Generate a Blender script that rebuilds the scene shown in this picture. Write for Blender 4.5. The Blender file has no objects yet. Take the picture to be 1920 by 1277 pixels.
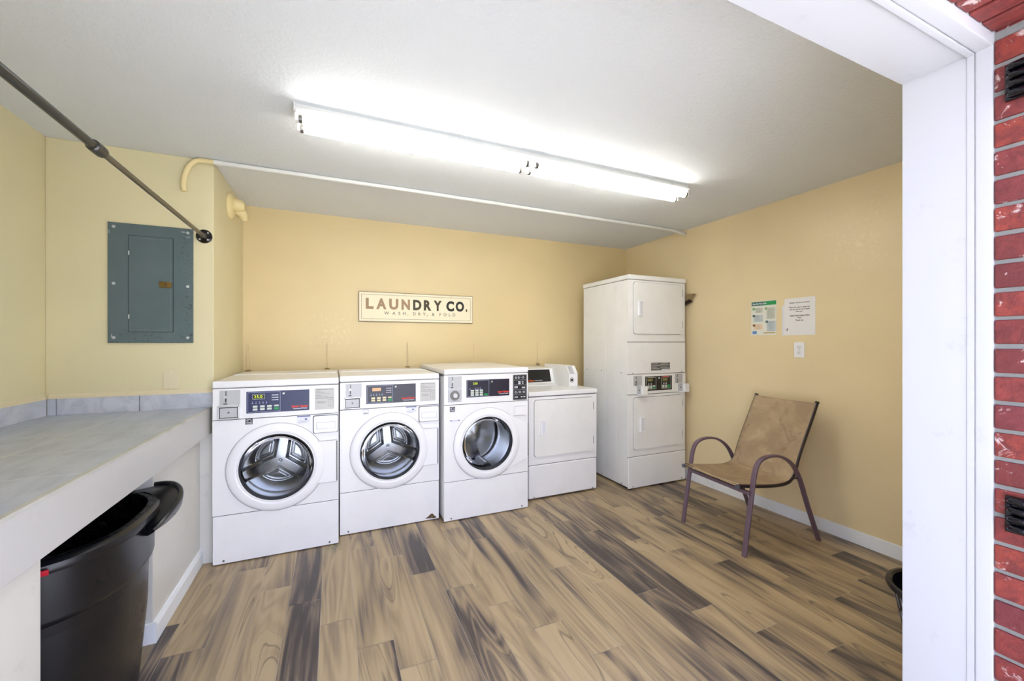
import bpy, bmesh, math, random
from mathutils import Vector, Matrix
PI = math.pi
random.seed(7)
SC = bpy.context.scene
COL = SC.collection

# ------------------------------------------------------------------ camera
cam_d = bpy.data.cameras.new('camera')
cam = bpy.data.objects.new('camera', cam_d)
COL.objects.link(cam)
cam.location = (0, 0, 1.335)
cam.rotation_euler = (PI / 2, 0, -math.radians(23.75))
cam_d.sensor_fit = 'HORIZONTAL'
cam_d.sensor_width = 36.0
cam_d.lens = 761.1 / 1920 * 36.0
cam_d.shift_y = 3.6 / 1920
cam_d.clip_start = 0.02
SC.camera = cam

# ------------------------------------------------------------------ light, world, exposure
TUBE_STRENGTH = 11.0
SKY_STRENGTH = 2.6
SUN_STRENGTH = 15.0
SC.view_settings.view_transform = 'Standard'
SC.view_settings.look = 'None'
SC.view_settings.gamma = 1.0
SC.view_settings.use_curve_mapping = False
SC.view_settings.exposure = 0.88

w = bpy.data.worlds.new('sky')
SC.world = w
w.use_nodes = True
wn = w.node_tree.nodes
wl = w.node_tree.links
wn.clear()
wo = wn.new('ShaderNodeOutputWorld')
wb = wn.new('ShaderNodeBackground')
wt = wn.new('ShaderNodeTexCoord')
ws = wn.new('ShaderNodeSeparateXYZ')
wr = wn.new('ShaderNodeValToRGB')
wr.color_ramp.elements[0].position = 0.0
wr.color_ramp.elements[0].color = (0.85, 0.89, 1.06, 1)
wr.color_ramp.elements[1].position = 0.8
wr.color_ramp.elements[1].color = (0.47, 0.57, 0.96, 1)
wl.new(wt.outputs['Generated'], ws.inputs[0])
wl.new(ws.outputs['Z'], wr.inputs[0])
wl.new(wr.outputs[0], wb.inputs['Color'])
wb.inputs['Strength'].default_value = SKY_STRENGTH
wl.new(wb.outputs[0], wo.inputs[0])

sun_d = bpy.data.lights.new('sun', 'SUN')
sun_d.energy = SUN_STRENGTH
sun_d.angle = math.radians(1.0)
sun_d.color = (1.0, 0.98, 0.95)
sun = bpy.data.objects.new('sun', sun_d)
COL.objects.link(sun)
# the sun stands high to the right, just behind the facade: it lights the walk in front, not the room
sun.rotation_euler = Vector((-0.50, -0.10, -0.86)).to_track_quat('-Z', 'Y').to_euler()


# ------------------------------------------------------------------ colour helpers
def s2l(c):
    c = c / 255.0
    return c / 12.92 if c <= 0.04045 else ((c + 0.055) / 1.055) ** 2.4


def rgb(r, g, b):
    return (s2l(r), s2l(g), s2l(b), 1.0)


class Mat:
    def __init__(self, name, col=(200, 200, 200), rough=0.5, metal=0.0, spec=0.5, coat=0.0):
        self.m = bpy.data.materials.new(name)
        self.m.use_nodes = True
        self.t = self.m.node_tree
        self.n = self.t.nodes
        self.l = self.t.links
        self.b = self.n['Principled BSDF']
        self.b.inputs['Base Color'].default_value = rgb(*col)
        self.b.inputs['Roughness'].default_value = rough
        self.b.inputs['Metallic'].default_value = metal
        self.b.inputs['Specular IOR Level'].default_value = spec
        self.b.inputs['Coat Weight'].default_value = coat

    def node(self, typ, **kw):
        nd = self.n.new(typ)
        for k, v in kw.items():
            setattr(nd, k, v)
        return nd

    def coords(self, scale=(1, 1, 1)):
        tc = self.node('ShaderNodeTexCoord')
        mp = self.node('ShaderNodeMapping')
        mp.inputs['Scale'].default_value = scale
        self.l.new(tc.outputs['Object'], mp.inputs[0])
        return mp.outputs[0]

    def noise(self, vec, scale, detail=3, rough=0.5, dist=0.0):
        nz = self.node('ShaderNodeTexNoise')
        nz.inputs['Scale'].default_value = scale
        nz.inputs['Detail'].default_value = detail
        nz.inputs['Roughness'].default_value = rough
        nz.inputs['Distortion'].default_value = dist
        self.l.new(vec, nz.inputs['Vector'])
        return nz.outputs['Fac']

    def ramp(self, fac, stops):
        r = self.node('ShaderNodeValToRGB')
        e = r.color_ramp.elements
        while len(e) < len(stops):
            e.new(0.5)
        for i, (p, c) in enumerate(stops):
            e[i].position = p
            e[i].color = c if len(c) == 4 else rgb(*c)
        self.l.new(fac, r.inputs[0])
        return r.outputs[0]

    def mix(self, fac, a, b, mode='MIX'):
        mx = self.node('ShaderNodeMix', data_type='RGBA', blend_type=mode)
        for sock, v in ((mx.inputs[0], fac), (mx.inputs[6], a), (mx.inputs[7], b)):
            if hasattr(v, 'is_linked') or hasattr(v, 'links'):
                self.l.new(v, sock)
            else:
                sock.default_value = v
        return mx.outputs[2]

    def math(self, op, a, b=None, clamp=False):
        mt = self.node('ShaderNodeMath', operation=op, use_clamp=clamp)
        for sock, v in ((mt.inputs[0], a), (mt.inputs[1], b)):
            if v is None:
                continue
            if hasattr(v, 'links'):
                self.l.new(v, sock)
            else:
                sock.default_value = v
        return mt.outputs[0]

    def color(self, out):
        self.l.new(out, self.b.inputs['Base Color'])

    def bump(self, h, strength=0.2, dist=0.002):
        bp = self.node('ShaderNodeBump')
        bp.inputs['Strength'].default_value = strength
        bp.inputs['Distance'].default_value = dist
        self.l.new(h, bp.inputs['Height'])
        self.l.new(bp.outputs[0], self.b.inputs['Normal'])


BW0, BW1 = (0, 0, 0, 1), (1, 1, 1, 1)


# ------------------------------------------------------------------ materials
def wall_paint(name, col, scuffs=()):
    """orange-peel textured paint; scuffs: worn places (x, y, z, radius) with pale flecks"""
    m = Mat(name, col, 0.42)
    v = m.coords()
    big = m.noise(v, 1.3, 2)
    c = m.mix(m.ramp(big, [(0.3, BW0), (0.75, BW1)]), tuple(rgb(*col)), tuple(rgb(*[x * 0.95 for x in col])))
    for (x, y, z, r) in scuffs:
        sub = m.node('ShaderNodeVectorMath', operation='DISTANCE')
        m.l.new(v, sub.inputs[0])
        sub.inputs[1].default_value = (x, y, z)
        near = m.math('SUBTRACT', 1.0, m.math('DIVIDE', sub.outputs['Value'], r), clamp=True)
        fl = m.noise(v, 38, 5, 0.7)
        k = m.ramp(m.math('ADD', fl, m.math('MULTIPLY', near, 0.14)), [(0.66, BW0), (0.74, (0.45, 0.45, 0.45, 1))])
        c = m.mix(m.math('MULTIPLY', k, m.ramp(near, [(0.02, BW0), (0.3, BW1)])), c, rgb(250, 232, 190))
    m.color(c)
    m.bump(m.noise(v, 95, 3, 0.6), 0.22, 0.003)
    return m.m


M = {}
M['wall_yellow'] = wall_paint('wall_yellow_paint', (229, 207, 156), ((0.0, 3.87, 1.42, 0.40), (3.18, 1.52, 2.02, 0.45)))
M['wall_right'] = wall_paint('wall_yellow_lightened', (237, 217, 172), ((3.18, 1.52, 2.02, 0.45),))  # yellow paint lightened to stand in for daylight on this wall
M['wall_cream'] = wall_paint('wall_cream_paint', (224, 214, 172))
M['ceiling'] = Mat('ceiling_texture', (228, 232, 234), 0.7)
_c = M['ceiling']
_v = _c.coords()
_c.bump(_c.noise(_v, 55, 5, 0.7, 0.5), 0.6, 0.008)
M['ceiling'] = _c.m


def trim_paint(name, col, rough=0.35, bump=0.08):
    m = Mat(name, col, rough)
    v = m.coords()
    sm = m.ramp(m.noise(v, 9, 6, 0.7), [(0.60, BW0), (0.74, (0.5, 0.5, 0.5, 1))])
    m.color(m.mix(sm, rgb(*col), rgb(*[x * 0.86 for x in col])))
    m.bump(m.noise(v, 30, 3), bump, 0.003)
    return m.m


M['trim'] = trim_paint('white_trim_paint', (190, 190, 192))
M['fascia'] = trim_paint('counter_fascia_paint', (190, 188, 184))
M['lower_wall'] = trim_paint('under_counter_paint', (216, 214, 206))
M['baseboard'] = trim_paint('baseboard_paint', (238, 241, 243))


def enamel(name, col, rough=0.26):
    m = Mat(name, col, rough)
    v = m.coords()
    sm = m.ramp(m.noise(v, 5, 5, 0.65), [(0.45, BW0), (0.8, BW1)])
    m.color(m.mix(sm, rgb(*col), rgb(*[x * 0.975 for x in col])))
    return m.m


M['enamel'] = enamel('white_enamel', (238, 238, 238))
M['enamel_cream'] = enamel('warm_white_enamel', (238, 238, 235))
M['plastic_white'] = Mat('white_plastic', (240, 240, 241), 0.3).m
M['grey_cap'] = Mat('grey_plastic', (84, 86, 98), 0.45).m
M['outline'] = Mat('grey_outline', (168, 168, 172), 0.7).m
M['seam'] = Mat('dark_seam', (84, 84, 88), 0.8).m
M['steel'] = Mat('brushed_steel', (200, 200, 198), 0.34, 0.6).m
M['steel_plate'] = Mat('coin_plate_steel', (186, 187, 188), 0.45, 0.15).m
M['screw'] = Mat('screw_steel', (120, 118, 112), 0.4, 0.8).m
M['black'] = Mat('black_plastic', (22, 22, 24), 0.35).m
M['rubber'] = Mat('grey_rubber_gasket', (44, 47, 52), 0.45).m
M['navy'] = Mat('navy_panel', (20, 30, 78), 0.3).m
M['slate'] = Mat('slate_panel', (40, 39, 54), 0.33).m
M['charcoal'] = Mat('charcoal_panel', (30, 30, 30), 0.3).m
M['pale_line'] = Mat('pale_print', (176, 188, 214), 0.5).m
M['lcd_dark'] = Mat('lcd_dark', (30, 34, 16), 0.25).m
M['lcd_orange'] = Mat('lcd_orange', (232, 180, 124), 0.3).m
M['lcd_olive'] = Mat('lcd_olive', (128, 122, 70), 0.3).m
d = Mat('lcd_digits', (190, 205, 40), 0.4)
d.b.inputs['Emission Color'].default_value = rgb(190, 210, 30)
d.b.inputs['Emission Strength'].default_value = 0.5
M['digits'] = d.m
M['button'] = Mat('button_grey', (206, 214, 204), 0.4).m
M['button_cream'] = Mat('button_cream', (226, 218, 176), 0.4).m
M['button_green'] = Mat('button_green', (20, 158, 84), 0.4).m
M['red_print'] = Mat('red_print', (226, 62, 44), 0.5).m
M['orange_print'] = Mat('orange_print', (238, 104, 40), 0.5).m
M['white_print'] = Mat('white_print', (222, 224, 232), 0.5).m
M['grey_label'] = Mat('grey_label', (198, 197, 192), 0.45).m
M['grey_print'] = Mat('grey_print', (112, 112, 110), 0.5).m
M['dark_print'] = Mat('dark_print', (34, 34, 36), 0.5).m
M['mid_label'] = Mat('mid_grey_label', (96, 96, 96), 0.45).m
M['sticker'] = Mat('clear_sticker', (226, 228, 234), 0.4).m
M['blue_print'] = Mat('blue_print', (84, 92, 150), 0.5).m
M['steel_drum'] = Mat('drum_steel', (200, 200, 200), 0.25, 1.0).m

m = Mat('perforated_drum', (215, 216, 220), 0.2, 1.0)
v = m.coords()
vo = m.node('ShaderNodeTexVoronoi')
vo.inputs['Scale'].default_value = 38
vo.inputs['Randomness'].default_value = 0.12
m.l.new(v, vo.inputs['Vector'])
k = m.ramp(vo.outputs['Distance'], [(0.13, BW0), (0.17, BW1)])
m.color(m.mix(k, rgb(30, 30, 32), rgb(215, 216, 220)))
M['perf_drum'] = m.m

# thin door glass: mostly clear with a mirror-like coat that grows at grazing angles
m = Mat('door_glass')
m.n.remove(m.b)
out = m.n['Material Output']
tr = m.node('ShaderNodeBsdfTransparent')
tr.inputs[0].default_value = (0.80, 0.83, 0.86, 1)
gl = m.node('ShaderNodeBsdfGlossy')
gl.inputs['Roughness'].default_value = 0.02
lw = m.node('ShaderNodeLayerWeight')
lw.inputs['Blend'].default_value = 0.16
mx = m.node('ShaderNodeMixShader')
m.l.new(lw.outputs['Fresnel'], mx.inputs[0])
m.l.new(tr.outputs[0], mx.inputs[1])
m.l.new(gl.outputs[0], mx.inputs[2])
m.l.new(mx.outputs[0], out.inputs['Surface'])
M['glass'] = m.m

# floor planks
m = Mat('wood_look_tile', (160, 140, 110), 0.36)
at = m.node('ShaderNodeAttribute', attribute_name='plank')
tc = m.node('ShaderNodeTexCoord')
off = m.node('ShaderNodeVectorMath', operation='MULTIPLY_ADD')
m.l.new(at.outputs['Color'], off.inputs[0])
off.inputs[1].default_value = (37, 53, 71)
m.l.new(tc.outputs['Object'], off.inputs[2])
mp = m.node('ShaderNodeMapping')
mp.inputs['Scale'].default_value = (7.0, 0.8, 1.0)
m.l.new(off.outputs[0], mp.inputs[0])
warp = m.noise(mp.outputs[0], 0.75, 1.5, 0.45, 0.9)
rings = m.math('SINE', m.math('MULTIPLY', warp, 62.0))
ringc = m.ramp(m.math('ADD', m.math('MULTIPLY', rings, 0.5), 0.5), [(0.0, BW0), (1.0, BW1)])
mp2 = m.node('ShaderNodeMapping')
mp2.inputs['Scale'].default_value = (90, 3.0, 1.0)
m.l.new(off.outputs[0], mp2.inputs[0])
fib = m.noise(mp2.outputs[0], 1.0, 4, 0.6, 0.3)
broad = m.noise(mp.outputs[0], 0.8, 2, 0.5, 0.8)
sep = m.node('ShaderNodeSeparateColor')
m.l.new(at.outputs['Color'], sep.inputs[0])
tone = m.math('ADD', m.math('MULTIPLY', broad, 1.42), m.math('MULTIPLY', sep.outputs[0], 0.16))
tone = m.math('ADD', tone, m.math('MULTIPLY', m.math('SUBTRACT', fib, 0.5), 0.42))
tone = m.math('ADD', tone, m.math('MULTIPLY', m.math('SUBTRACT', ringc, 0.5), 0.15))
base = m.ramp(tone, [(0.48, (72, 63, 58)), (0.60, (110, 96, 84)), (0.71, (144, 125, 99)), (0.84, (168, 146, 112)), (1.08 if False else 1.0, (182, 160, 124))])
dark = m.ramp(m.math('MULTIPLY', m.math('SUBTRACT', 1.0, m.math('ABSOLUTE', rings)), m.ramp(warp, [(0.40, BW1), (0.62, BW0)])), [(0.60, BW0), (0.98, (0.6, 0.6, 0.6, 1))])
c = m.mix(dark, base, rgb(74, 66, 62))
# green paint smudge at the corner of the first washer
sm = m.node('ShaderNodeVectorMath', operation='DISTANCE')
m.l.new(tc.outputs['Object'], sm.inputs[0])
sm.inputs[1].default_value = (0.0, 2.89, 0)
nearg = m.math('SUBTRACT', 1.0, m.math('DIVIDE', sm.outputs['Value'], 0.075), clamp=True)
c = m.mix(m.math('MULTIPLY', nearg, m.ramp(m.noise(tc.outputs['Object'], 60, 3), [(0.45, BW0), (0.6, BW1)])), c, rgb(70, 104, 66))
m.color(c)
m.l.new(m.ramp(fib, [(0.3, (0.30, 0.30, 0.30, 1)), (0.7, (0.46, 0.46, 0.46, 1))]), m.b.inputs['Roughness'])
m.bump(fib, 0.12, 0.001)
M['planks'] = m.m
M['grout'] = Mat('floor_grout', (184, 174, 158), 0.8).m

# countertop tile
def marble_tile(name, c0, c1, rough, grid=True):
    m = Mat(name, c0, rough)
    v = m.coords((1, 1, 1))
    mp = m.node('ShaderNodeMapping')
    mp.inputs['Scale'].default_value = (6, 1.6, 4)
    mp.inputs['Rotation'].default_value = (0, 0, 0.5)
    m.l.new(v, mp.inputs[0])
    n = m.noise(mp.outputs[0], 2.2, 6, 0.62, 1.2)
    c = m.mix(m.ramp(n, [(0.38, BW0), (0.66, BW1)]), rgb(*c0), rgb(*c1))
    if grid:
        sx = m.node('ShaderNodeSeparateXYZ')
        m.l.new(v, sx.inputs[0])
        g = None
        for ax, o in (('X', 1.03), ('Y', -2.335)):
            f = m.math('FRACT', m.math('DIVIDE', m.math('ADD', sx.outputs[ax], o + 35.0), 0.35))
            near = m.math('MINIMUM', f, m.math('SUBTRACT', 1.0, f))
            ln = m.math('LESS_THAN', near, 0.006)
            g = ln if g is None else m.math('MAXIMUM', g, ln)
        c = m.mix(g, c, rgb(214, 214, 208))
        m.bump(m.math('SUBTRACT', 1.0, g), 0.4, 0.001)
    m.color(c)
    return m.m


M['counter_tile'] = marble_tile('counter_tile', (180, 186, 198), (160, 167, 180), 0.28)
M['splash_tile'] = marble_tile('backsplash_tile', (208, 211, 218), (182, 187, 196), 0.3, False)
M['edge_tile'] = marble_tile('counter_edge_tile', (196, 194, 184), (172, 170, 160), 0.35, False)

# electrical panel
m = Mat('panel_grey_green', (86, 102, 104), 0.36)
v = m.coords()
sp = m.ramp(m.noise(v, 70, 4, 0.7), [(0.56, BW0), (0.64, BW1)])
sx = m.node('ShaderNodeSeparateXYZ')
m.l.new(v, sx.inputs[0])
edge = m.math('MAXIMUM', m.ramp(sx.outputs['X'], [(0.30, BW0), (0.39, BW1)]), m.ramp(sx.outputs['Z'], [(0.0, BW1), (0.10, BW0)]))
c = m.mix(m.math('MULTIPLY', sp, m.math('MULTIPLY', edge, 0.8)), rgb(86, 102, 104), rgb(46, 36, 30))
c = m.mix(m.ramp(m.noise(v, 6, 3), [(0.4, BW0), (0.8, (0.4, 0.4, 0.4, 1))]), c, rgb(102, 118, 119))
m.color(c)
M['panel'] = m.m
M['chip'] = Mat('chipped_paint', (176, 182, 178), 0.6).m
M['field_edge'] = Mat('field_outline', (122, 136, 136), 0.5).m  # slightly paler line around the door's raised field
M['brass'] = Mat('brass_latch', (134, 110, 58), 0.35, 0.7).m
M['rod'] = Mat('aged_rod_metal', (112, 106, 94), 0.33, 0.75).m
M['rod_dark'] = Mat('dark_rod_metal', (74, 74, 72), 0.3, 0.75).m
M['black_metal'] = Mat('black_gloss_metal', (8, 8, 14), 0.14, 0.0, 0.6).m
M['pipe_white'] = Mat('painted_pipe_white', (222, 222, 216), 0.45).m
M['pipe_cream'] = Mat('painted_pipe_cream', (232, 214, 158), 0.45).m
M['cable'] = Mat('painted_cable', (236, 214, 172), 0.55).m
M['grime'] = Mat('grime', (150, 128, 84), 0.8).m

# sign
m = Mat('sign_face', (238, 228, 196), 0.5)
v = m.coords()
m.color(m.mix(m.ramp(m.noise(v, 14, 5, 0.7), [(0.62, BW0), (0.75, (0.35, 0.35, 0.35, 1))]), rgb(238, 228, 196), rgb(200, 182, 140)))
M['sign'] = m.m
M['sign_line'] = Mat('sign_line', (112, 100, 74), 0.5).m
M['sign_edge'] = Mat('sign_edge', (88, 66, 38), 0.6).m
M['letter_tan'] = Mat('tan_letters', (160, 130, 94), 0.5).m  # paler brown for the left-hand letters
M['letter_olive'] = Mat('olive_letters', (60, 48, 20), 0.5).m
M['letter_dark'] = Mat('dark_letters', (16, 9, 4), 0.5).m
M['letter_grey'] = Mat('grey_letters', (128, 120, 98), 0.5).m
M['paper'] = Mat('white_paper', (236, 234, 230), 0.7).m
M['poster'] = Mat('poster_paper', (228, 228, 214), 0.6).m
M['p_green'] = Mat('poster_green', (40, 150, 84), 0.5).m
M['p_teal'] = Mat('poster_teal', (66, 110, 92), 0.5).m
M['p_lgreen'] = Mat('poster_light_green', (128, 176, 100), 0.5).m
M['p_slate'] = Mat('poster_slate', (120, 148, 142), 0.5).m
M['p_orange'] = Mat('poster_orange', (232, 166, 84), 0.5).m
M['p_peach'] = Mat('poster_peach', (240, 212, 176), 0.5).m
M['p_blue'] = Mat('poster_blue', (98, 142, 190), 0.5).m
M['p_pblue'] = Mat('poster_pale_blue', (196, 204, 204), 0.5).m
M['p_pgrey'] = Mat('poster_pale_grey', (204, 204, 186), 0.5).m
M['p_gold'] = Mat('poster_gold', (206, 172, 92), 0.5).m

# chair
m = Mat('sling_fabric', (164, 140, 108), 0.75)
v = m.coords()
wx = m.node('ShaderNodeTexWave')
wx.inputs['Scale'].default_value = 130
m.l.new(v, wx.inputs['Vector'])
st = m.ramp(m.noise(v, 4.5, 5, 0.65, 0.5), [(0.42, BW0), (0.68, BW1)])
c = m.mix(st, rgb(158, 134, 104), rgb(182, 158, 124))
sp = m.ramp(m.noise(v, 17, 4, 0.7), [(0.62, BW0), (0.74, (0.6, 0.6, 0.6, 1))])
c = m.mix(sp, c, rgb(202, 182, 152))
dk = m.ramp(m.noise(v, 7, 3, 0.6, 1.0), [(0.30, (0.5, 0.5, 0.5, 1)), (0.42, BW0)])
c = m.mix(dk, c, rgb(118, 98, 74))
m.color(c)
m.bump(wx.outputs['Fac'], 0.25, 0.0008)
M['sling'] = m.m
m = Mat('brown_powder_coat', (104, 84, 94), 0.36)
M['chair_metal'] = m.m
M['chair_rail'] = Mat('dark_brown_coat', (40, 28, 28), 0.34).m

# bin
m = Mat('black_bin_plastic', (15, 16, 20), 0.3)
v = m.coords()
sc = m.ramp(m.noise(v, 26, 6, 0.75), [(0.74, BW0), (0.80, (0.35, 0.35, 0.35, 1))])
m.color(m.mix(sc, rgb(15, 16, 20), rgb(110, 114, 122)))
m.l.new(m.ramp(m.noise(v, 5, 4), [(0.3, (0.26, 0.26, 0.26, 1)), (0.7, (0.36, 0.36, 0.36, 1))]), m.b.inputs['Roughness'])
m.bump(m.noise(v, 12, 4), 0.06, 0.004)
M['bin'] = m.m
m = Mat('bin_liner_film', (10, 10, 12), 0.18)
v = m.coords()
m.bump(m.noise(v, 22, 5, 0.6, 1.5), 0.7, 0.012)
M['liner'] = m.m
M['red'] = Mat('red_plastic', (200, 30, 50), 0.4).m
M['basket'] = Mat('dark_basket_plastic', (14, 18, 36), 0.25).m
M['basket_highlight'] = Mat('pale_highlight', (150, 158, 190), 0.4).m  # window highlights on the basket, painted as a pale colour

# broom
M['bristle_dark'] = Mat('dark_bristles', (62, 40, 22), 0.8).m
M['bristle'] = Mat('straw_bristles', (176, 154, 108), 0.8).m
M['broom_cap'] = Mat('broom_cap', (44, 26, 14), 0.5).m
M['broom_wood'] = Mat('broom_wood', (206, 172, 116), 0.5).m

# brick
m = Mat('red_brick', (150, 62, 48), 0.55)
at = m.node('ShaderNodeAttribute', attribute_name='plank')
v = m.coords()
sep = m.node('ShaderNodeSeparateColor')
m.l.new(at.outputs['Color'], sep.inputs[0])
base = m.ramp(sep.outputs[0], [(0.0, (108, 44, 42)), (0.35, (128, 48, 42)), (0.7, (142, 56, 42)), (1.0, (112, 46, 50))])
n1 = m.ramp(m.noise(v, 24, 5, 0.7, 1.0), [(0.40, BW0), (0.62, (0.8, 0.8, 0.8, 1))])
c = m.mix(n1, base, rgb(92, 34, 34))
n2 = m.ramp(m.noise(v, 15, 6, 0.75, 0.8), [(0.60, BW0), (0.66, (0.85, 0.85, 0.85, 1))])
c = m.mix(n2, c, rgb(206, 184, 178))
m.color(c)
m.bump(m.noise(v, 60, 5, 0.7), 0.5, 0.004)
M['brick'] = m.m
m = Mat('mortar', (132, 132, 128), 0.9)
m.bump(m.noise(m.coords(), 120, 4), 0.5, 0.003)
M['mortar'] = m.m
m = Mat('concrete', (176, 172, 164), 0.8)
v = m.coords()
m.color(m.ramp(m.noise(v, 6, 6), [(0.3, (170, 170, 168)), (0.7, (196, 196, 194))]))
M['concrete'] = m.m

m = Mat('tube_glow', (255, 255, 255), 0.4)
m.b.inputs['Emission Color'].default_value = (1.0, 0.985, 0.93, 1)
m.b.inputs['Emission Strength'].default_value = TUBE_STRENGTH
M['tube'] = m.m
M['fixture'] = trim_paint('fixture_enamel', (228, 228, 224), 0.35, 0.03)
M['outlet_dark'] = Mat('outlet_slot', (70, 66, 60), 0.6).m
M['switch_plate'] = Mat('painted_cover_plate', (220, 208, 174), 0.45).m


# ------------------------------------------------------------------ mesh builder
class B:
    def __init__(self):
        self.bm = bmesh.new()

    def box(self, x0, x1, y0, y1, z0, z1, bev=0.0, seg=2):
        r = bmesh.ops.create_cube(self.bm, size=1.0)
        vs = r['verts']
        for q in vs:
            q.co = Vector(((x0 + x1) / 2 + q.co.x * (x1 - x0), (y0 + y1) / 2 + q.co.y * (y1 - y0), (z0 + z1) / 2 + q.co.z * (z1 - z0)))
        if bev > 0:
            es = list({e for q in vs for e in q.link_edges})
            bmesh.ops.bevel(self.bm, geom=es, offset=bev, segments=seg, profile=0.6, affect='EDGES')
        return self

    def rbox(self, x0, x1, y0, y1, z0, z1, r, n=5):
        """slab facing -Y with rounded corners in the XZ plane"""
        pts = []
        for cx, cz, a0 in ((x1 - r, z1 - r, 0), (x0 + r, z1 - r, 90), (x0 + r, z0 + r, 180), (x1 - r, z0 + r, 270)):
            for i in range(n + 1):
                a = math.radians(a0 + 90 * i / n)
                pts.append((cx + r * math.cos(a), cz + r * math.sin(a)))
        return self.prism_y(pts, y0, y1)

    def prism_y(self, pts, y0, y1, bev=0.0):
        """polygon in XZ (counter-clockwise seen from +... ) extruded from y0 to y1"""
        a = [self.bm.verts.new((x, y0, z)) for x, z in pts]
        b = [self.bm.verts.new((x, y1, z)) for x, z in pts]
        fs = [self.bm.faces.new(a), self.bm.faces.new(b[::-1])]
        n = len(pts)
        for i in range(n):
            fs.append(self.bm.faces.new((a[(i + 1) % n], a[i], b[i], b[(i + 1) % n])))
        if bev:
            es = [e for e in fs[0].edges]
            bmesh.ops.bevel(self.bm, geom=es, offset=bev, segments=2, profile=0.6, affect='EDGES')
        return self

    def prism_x(self, pts, x0, x1):
        a = [self.bm.verts.new((x0, y, z)) for y, z in pts]
        b = [self.bm.verts.new((x1, y, z)) for y, z in pts]
        self.bm.faces.new(a)
        self.bm.faces.new(b[::-1])
        n = len(pts)
        for i in range(n):
            self.bm.faces.new((a[(i + 1) % n], a[i], b[i], b[(i + 1) % n]))
        return self

    def lathe(self, prof, o=(0, 0, 0), axis='Y', seg=64, sx=1.0, closed=False):
        """prof: list of (radius, along)"""
        o = Vector(o)
        rings = []
        for r, h in prof:
            ring = []
            if r < 1e-6:
                p = {'Y': (0, h, 0), 'Z': (0, 0, h), 'X': (h, 0, 0)}[axis]
                ring = [self.bm.verts.new(o + Vector(p))]
            else:
                for i in range(seg):
                    a = 2 * PI * i / seg
                    ca, sa = r * math.cos(a), r * math.sin(a)
                    p = {'Y': (ca, h, sa), 'Z': (ca * sx, sa, h), 'X': (h, ca, sa)}[axis]
                    ring.append(self.bm.verts.new(o + Vector(p)))
            rings.append(ring)
        if closed:
            rings.append(rings[0])
        for A, C in zip(rings, rings[1:]):
            if len(A) == 1 and len(C) == 1:
                continue
            for i in range(seg):
                j = (i + 1) % seg
                if len(A) == 1:
                    self.bm.faces.new((A[0], C[i], C[j]))
                elif len(C) == 1:
                    self.bm.faces.new((A[i], C[0], A[j]))
                else:
                    self.bm.faces.new((A[i], C[i], C[j], A[j]))
        return self

    def cyl(self, p0, p1, r, seg=20, r1=None):
        return self.sweep([p0, p1], r, seg=seg, radii=[r, r if r1 is None else r1])

    def sweep(self, pts, r, seg=12, radii=None, sec=None, side=None, caps=True):
        """tube along pts; sec=(a, b) gives an elliptical/rounded-rect section with a along `side`"""
        P = [Vector(p) for p in pts]
        n = len(P)
        prev = None
        rings = []
        for i, p in enumerate(P):
            t = (P[min(i + 1, n - 1)] - P[max(i - 1, 0)]).normalized()
            if side is not None:
                s = Vector(side)
                s = (s - t * s.dot(t)).normalized()
            else:
                if prev is None:
                    ref = Vector((0, 0, 1)) if abs(t.z) < 0.9 else Vector((1, 0, 0))
                    s = t.cross(ref).normalized()
                else:
                    s = (prev - t * prev.dot(t)).normalized()
            prev = s
            u = t.cross(s).normalized()
            rr = radii[i] if radii else r
            ring = []
            for k in range(seg):
                a = 2 * PI * k / seg
                if sec:
                    e = 0.5
                    ca, sa = math.cos(a), math.sin(a)
                    x = sec[0] * math.copysign(abs(ca) ** e, ca)
                    y = sec[1] * math.copysign(abs(sa) ** e, sa)
                else:
                    x, y = rr * math.cos(a), rr * math.sin(a)
                ring.append(self.bm.verts.new(p + s * x + u * y))
            rings.append(ring)
        for A, C in zip(rings, rings[1:]):
            for k in range(seg):
                j = (k + 1) % seg
                self.bm.faces.new((A[k], A[j], C[j], C[k]))
        if caps:
            self.bm.faces.new(rings[0][::-1])
            self.bm.faces.new(rings[-1])
        return self

    def quad(self, a, b, c, d):
        self.bm.faces.new([self.bm.verts.new(q) for q in (a, b, c, d)])
        return self

    def plate_hole(self, x0, x1, z0, z1, y0, y1, cx, cz, r, seg=64):
        """rectangular plate with a round hole, thickness y0..y1 (y0 = front)"""
        ang = [2 * PI * i / seg for i in range(seg)]
        for X in (x0, x1):
            for Z in (z0, z1):
                ang.append(math.atan2(Z - cz, X - cx) % (2 * PI))
        ang = sorted(ang)
        outer, inner = [], []
        for a in ang:
            ca, sa = math.cos(a), math.sin(a)
            t = min(((x1 - cx) / ca) if ca > 1e-9 else 9e9, ((x0 - cx) / ca) if ca < -1e-9 else 9e9,
                    ((z1 - cz) / sa) if sa > 1e-9 else 9e9, ((z0 - cz) / sa) if sa < -1e-9 else 9e9)
            outer.append((cx + t * ca, cz + t * sa))
            inner.append((cx + r * ca, cz + r * sa))
        n = len(ang)
        V = {}
        for nm, pts in (('o', outer), ('i', inner)):
            for yy, tag in ((y0, 'f'), (y1, 'b')):
                V[nm + tag] = [self.bm.verts.new((x, yy, z)) for x, z in pts]
        for i in range(n):
            j = (i + 1) % n
            f = self.bm.faces.new
            f((V['of'][i], V['of'][j], V['if'][j], V['if'][i]))
            f((V['ob'][j], V['ob'][i], V['ib'][i], V['ib'][j]))
            f((V['of'][j], V['of'][i], V['ob'][i], V['ob'][j]))
            f((V['if'][i], V['if'][j], V['ib'][j], V['ib'][i]))
        return self

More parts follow.
